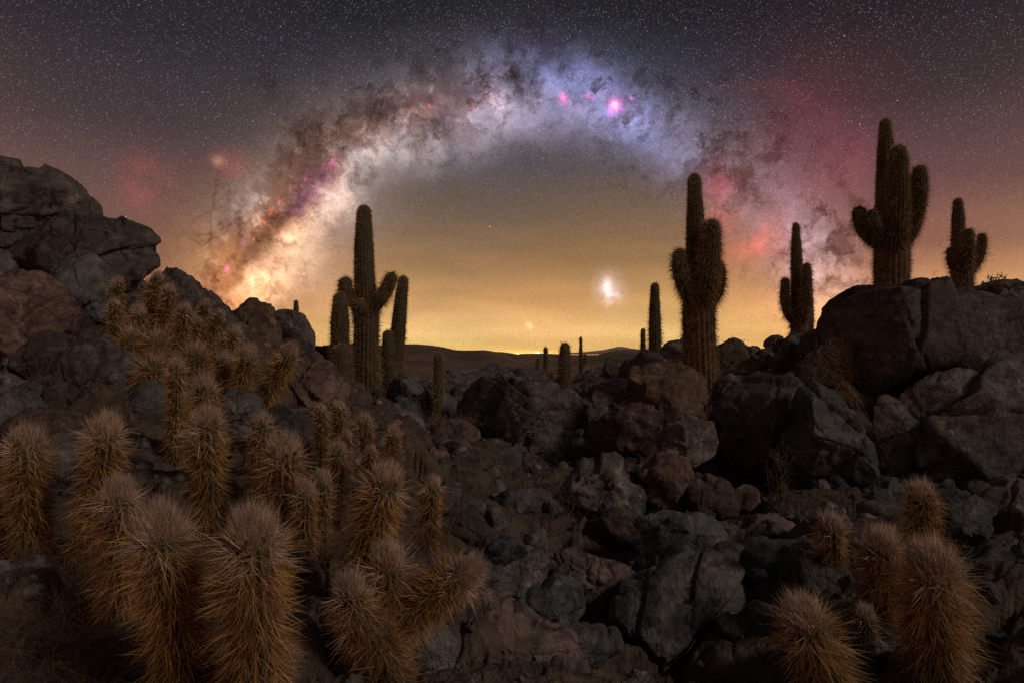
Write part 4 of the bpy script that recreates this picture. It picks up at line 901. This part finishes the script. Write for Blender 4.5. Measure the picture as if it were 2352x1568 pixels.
def area(poly, n, d0, d1):
    us = [p[0] for p in poly]; vs = [p[1] for p in poly]; out = []
    while len(out) < n:
        u, v = rg.uniform(min(us), max(us)), rg.uniform(min(vs), max(vs))
        if inpoly(u, v, poly): out.append((u, v, d0 + (d1 - d0) * (v - min(vs)) / (max(vs) - min(vs))))
    return out
rock([(1845, 850), (1870, 815), (1920, 785), (1955, 790), (1960, 850), (1950, 900), (1880, 900), (1845, 885)], 7.35, 0.25, 'o', 'low ochre bank of soil under the straw coloured grass beside the great boulder', 77, cuts=4, rough=0.6, name='earth_bank')
grass('dry_grass', 'straw coloured dry grass covering the bank left of the great right hand boulder', area([(1848, 850), (1875, 815), (1920, 782), (1950, 788), (1950, 850), (1940, 895), (1880, 890), (1850, 875)], 70, 7.16, 7.06), STRAW2, 0.07, 40, 0.06, seed=1)
grass('hanging_grass', 'long dry blades hanging into the crack left of the great right hand boulder', area([(1915, 870), (1955, 880), (1958, 905), (1925, 905)], 10, 7.0, 6.9), STRAW, 0.36, 12, 0.035, hang=True, seed=2)
grass('dry_grass', 'mossy golden grass around the foot of the slim pale tipped cactus', area([(945, 990), (1000, 968), (1060, 955), (1085, 968), (1050, 985), (980, 1000)], 34, 7.4, 6.9), STRAW2, 0.10, 50, 0.09, seed=3)
grass('dry_grass', 'faded grass and litter between the dark rocks of the gully', area([(1000, 1060), (1300, 1090), (1320, 1250), (1250, 1290), (1050, 1280), (1000, 1180)], 70, 5.4, 3.4), STRAW2, 0.13, 26, 0.09, seed=4, rw=0.7)
grass('dry_grass', 'thin dry grass right of the thick cactus trunk', area([(1650, 800), (1720, 820), (1700, 870), (1655, 870)], 16, 10.5, 8.5), STRAW2, 0.22, 18, 0.12, seed=5)
grass('dry_grass', 'thin dry grass in the cracks of the tall grey green boulder', area([(1775, 1040), (1800, 1030), (1830, 1190), (1780, 1200)], 10, 4.9, 4.3), STRAW2, 0.2, 16, 0.04, seed=6, rw=0.7)
grass('dry_litter', 'tangle of fallen spines and dry litter under the lower left cacti', area([(0, 1230), (160, 1240), (560, 1330), (560, 1560), (0, 1560)], 90, 2.2, 1.45), SP_BROWN, 0.13, 50, 0.07, seed=7, rw=0.8)
grass('dry_litter', 'tangle of fallen spines between the middle cacti', area([(560, 1000), (1000, 1080), (1010, 1420), (700, 1400), (600, 1200)], 90, 3.0, 1.8), SP_BROWN, 0.12, 45, 0.08, seed=8, rw=0.8)
grass('dry_litter', 'tangle of brown spines and straw on the hillside under the clump', area([(250, 760), (480, 760), (640, 850), (640, 920), (420, 900), (300, 800)], 80, 5.2, 4.1), SP_GREY, 0.13, 40, 0.12, seed=9, rw=0.9)

def shrub(label, u, v, d, h, n, seed, spread=0.8, leaves=0, up=1.0, mat=TWIG, group=None, thick=1.0, lev=4):
    """a little leafless bush: twigs forking upwards from one root"""
    rs = np.random.RandomState(seed); B0 = P(u, v, d); B, D_, L, R_ = [], [], [], []
    def grow(p, dr, ln, r, k):
        dr = dr / np.linalg.norm(dr); B.append(p); D_.append(dr); L.append(ln); R_.append(r)
        if k == 0: return
        for _ in range(rs.randint(2, 4)):
            f_ = rs.uniform(0.35, 0.95); grow(p + dr * ln * f_, dr + rs.normal(size=3) * 0.55 * spread + np.array([0, 0, 0.12 * up]), ln * rs.uniform(0.5, 0.8), r * 0.7, k - 1)
    for _ in range(n): grow(B0 + rs.normal(size=3) * h * 0.05, np.array([rs.normal() * spread, rs.normal() * spread, up]), h * rs.uniform(0.35, 0.6), d * 0.0006 * thick, lev)
    V, fs, ids = needles(np.array(B), np.array(D_), np.array(L), np.array(R_), rs.normal(size=(len(B), 3)) * 0.12, 2)
    root = empty('dry_shrub', tuple(B0), label, 'shrub', group)
    mesh_np('twigs', V - B0, fs, mat, root, smooth=False)
    if leaves:
        k = rs.randint(0, len(B), leaves); Bq = np.array(B)[k] + np.array(D_)[k] * np.array(L)[k][:, None] * rs.rand(leaves)[:, None]
        V, fs, ids = needles(Bq, rs.normal(size=(leaves, 3)) + np.array([0, 0, 0.6]), np.full(leaves, h * 0.09), d * 0.0012, None, 1)
        o = mesh_np('leaves', V - B0, fs, mat, root, smooth=False); o['kind'] = 'stuff'
    return root
shrub('small dark twiggy bush on the ledge right of the far right cactus', 2288, 662, 7.6, 0.19, 7, 1, 1.1, 160)
shrub('tiny twig bush on the skyline right of the thick cactus trunk', 1692, 812, 12, 0.30, 5, 2, 0.7)
shrub('thin bare stalks beside the dome topped stubs', 2112, 700, 7.3, 0.17, 3, 3, 0.25, lev=2)
shrub('low rounded dark bush at the rim of the layered ledge', 2258, 672, 7.2, 0.11, 10, 4, 1.2, 300)
shrub('tall thin red brown brush before the flat topped mottled boulder', 112, 925, 3.9, 0.55, 6, 5, 0.35, lev=3, thick=1.0)
shrub('arching red brown stalks over the flat topped mottled boulder', 180, 930, 3.8, 0.55, 5, 6, 0.5, lev=3)
shrub('tangled dark brush below the flat topped mottled boulder', 190, 985, 3.3, 0.30, 9, 7, 1.0)
shrub('wiry brush between the two leftmost golden cacti', 165, 1120, 2.5, 0.22, 8, 8, 1.1)
shrub('tangled dry brush in the gully above the rounded brown boulder', 1300, 1180, 4.0, 0.30, 8, 9, 1.2)
shrub('wispy brush at the head of the gully below the central mound', 1180, 1100, 4.9, 0.32, 8, 10, 1.2)
shrub('wispy brush right of the small upright clump cactus', 1060, 1230, 3.3, 0.26, 8, 11, 1.2)
shrub('sprig of dry brush on the bank above the straw coloured grass', 1800, 900, 7.0, 0.2, 5, 12, 0.8)
shrub('dark brush in front of the tall slate boulder', 1840, 1190, 4.2, 0.24, 7, 13, 1.1)
shrub('dead wiry brush in the dark lower left corner', 150, 1440, 1.75, 0.20, 10, 14, 1.2)
shrub('dead wiry brush at the bottom edge left of the foreground pair', 250, 1540, 1.55, 0.15, 9, 15, 1.2)
shrub('reddish dry tuft behind the hillside stems', 475, 985, 3.4, 0.2, 8, 16, 1.0)

# the lights of the far town beyond the plain
def town_light(u, v, d, r, col, e, label):
    m = bpy.data.materials.new('town_lamp'); m.use_nodes = True; t_ = NT(m.node_tree); t_.n.clear()
    o = t_.n.new('ShaderNodeOutputMaterial'); em = t_.n.new('ShaderNodeEmission'); em.inputs[0].default_value = (*col, 1); em.inputs[1].default_value = e
    t_.l.new(em.outputs[0], o.inputs[0]); D_, T_ = ico(2); c = P(u, v, d)
    tag(mesh_np('town_light', D_ * np.array([r * 1.8, r, r]), T_, m, loc=tuple(c)), label, 'light', 'lights of the far town')
town_light(1236, 810.5, 3000, 3.4, (0.55, 0.85, 1.0), 9.0, 'bluish white lamp of the far town, brightest point on the horizon')
town_light(1228, 811, 3000, 2.2, (0.9, 0.95, 0.8), 3.0, 'small pale lamp just left of the bluish white one on the horizon')
town_light(1246, 811, 3000, 2.0, (0.7, 0.85, 1.0), 2.5, 'small bluish lamp just right of the brightest one on the horizon')
town_light(1190, 811.5, 3000, 2.6, (1.0, 0.8, 0.3), 2.5, 'yellow lamp under the brightest part of the horizon glow')

# ------------------------------------------------------------------ the thin dusty air over the plain
def haze():
    R_, z0, z1 = 12700.0, -60.0, 260.0
    V = np.array([(x, y, z) for x in (-R_, R_) for y in (-R_, R_) for z in (z0, z1)], float)
    Fq = np.array([[0, 1, 3, 2], [4, 6, 7, 5], [0, 4, 5, 1], [2, 3, 7, 6], [0, 2, 6, 4], [1, 5, 7, 3]])
    m = bpy.data.materials.new('dusty_air'); m.use_nodes = True; t_ = NT(m.node_tree); t_.n.clear()
    o = t_.n.new('ShaderNodeOutputMaterial'); v = t_.n.new('ShaderNodeVolumePrincipled')
    v.inputs['Color'].default_value = (0.95, 0.9, 0.85, 1); v.inputs['Density'].default_value = 3.5e-5; v.inputs['Anisotropy'].default_value = 0.3
    t_.l.new(v.outputs[0], o.inputs['Volume'])
    tag(mesh_np('haze', V, Fq, m, smooth=False), kind='stuff')
haze()
SC.cycles.volume_bounces = 0
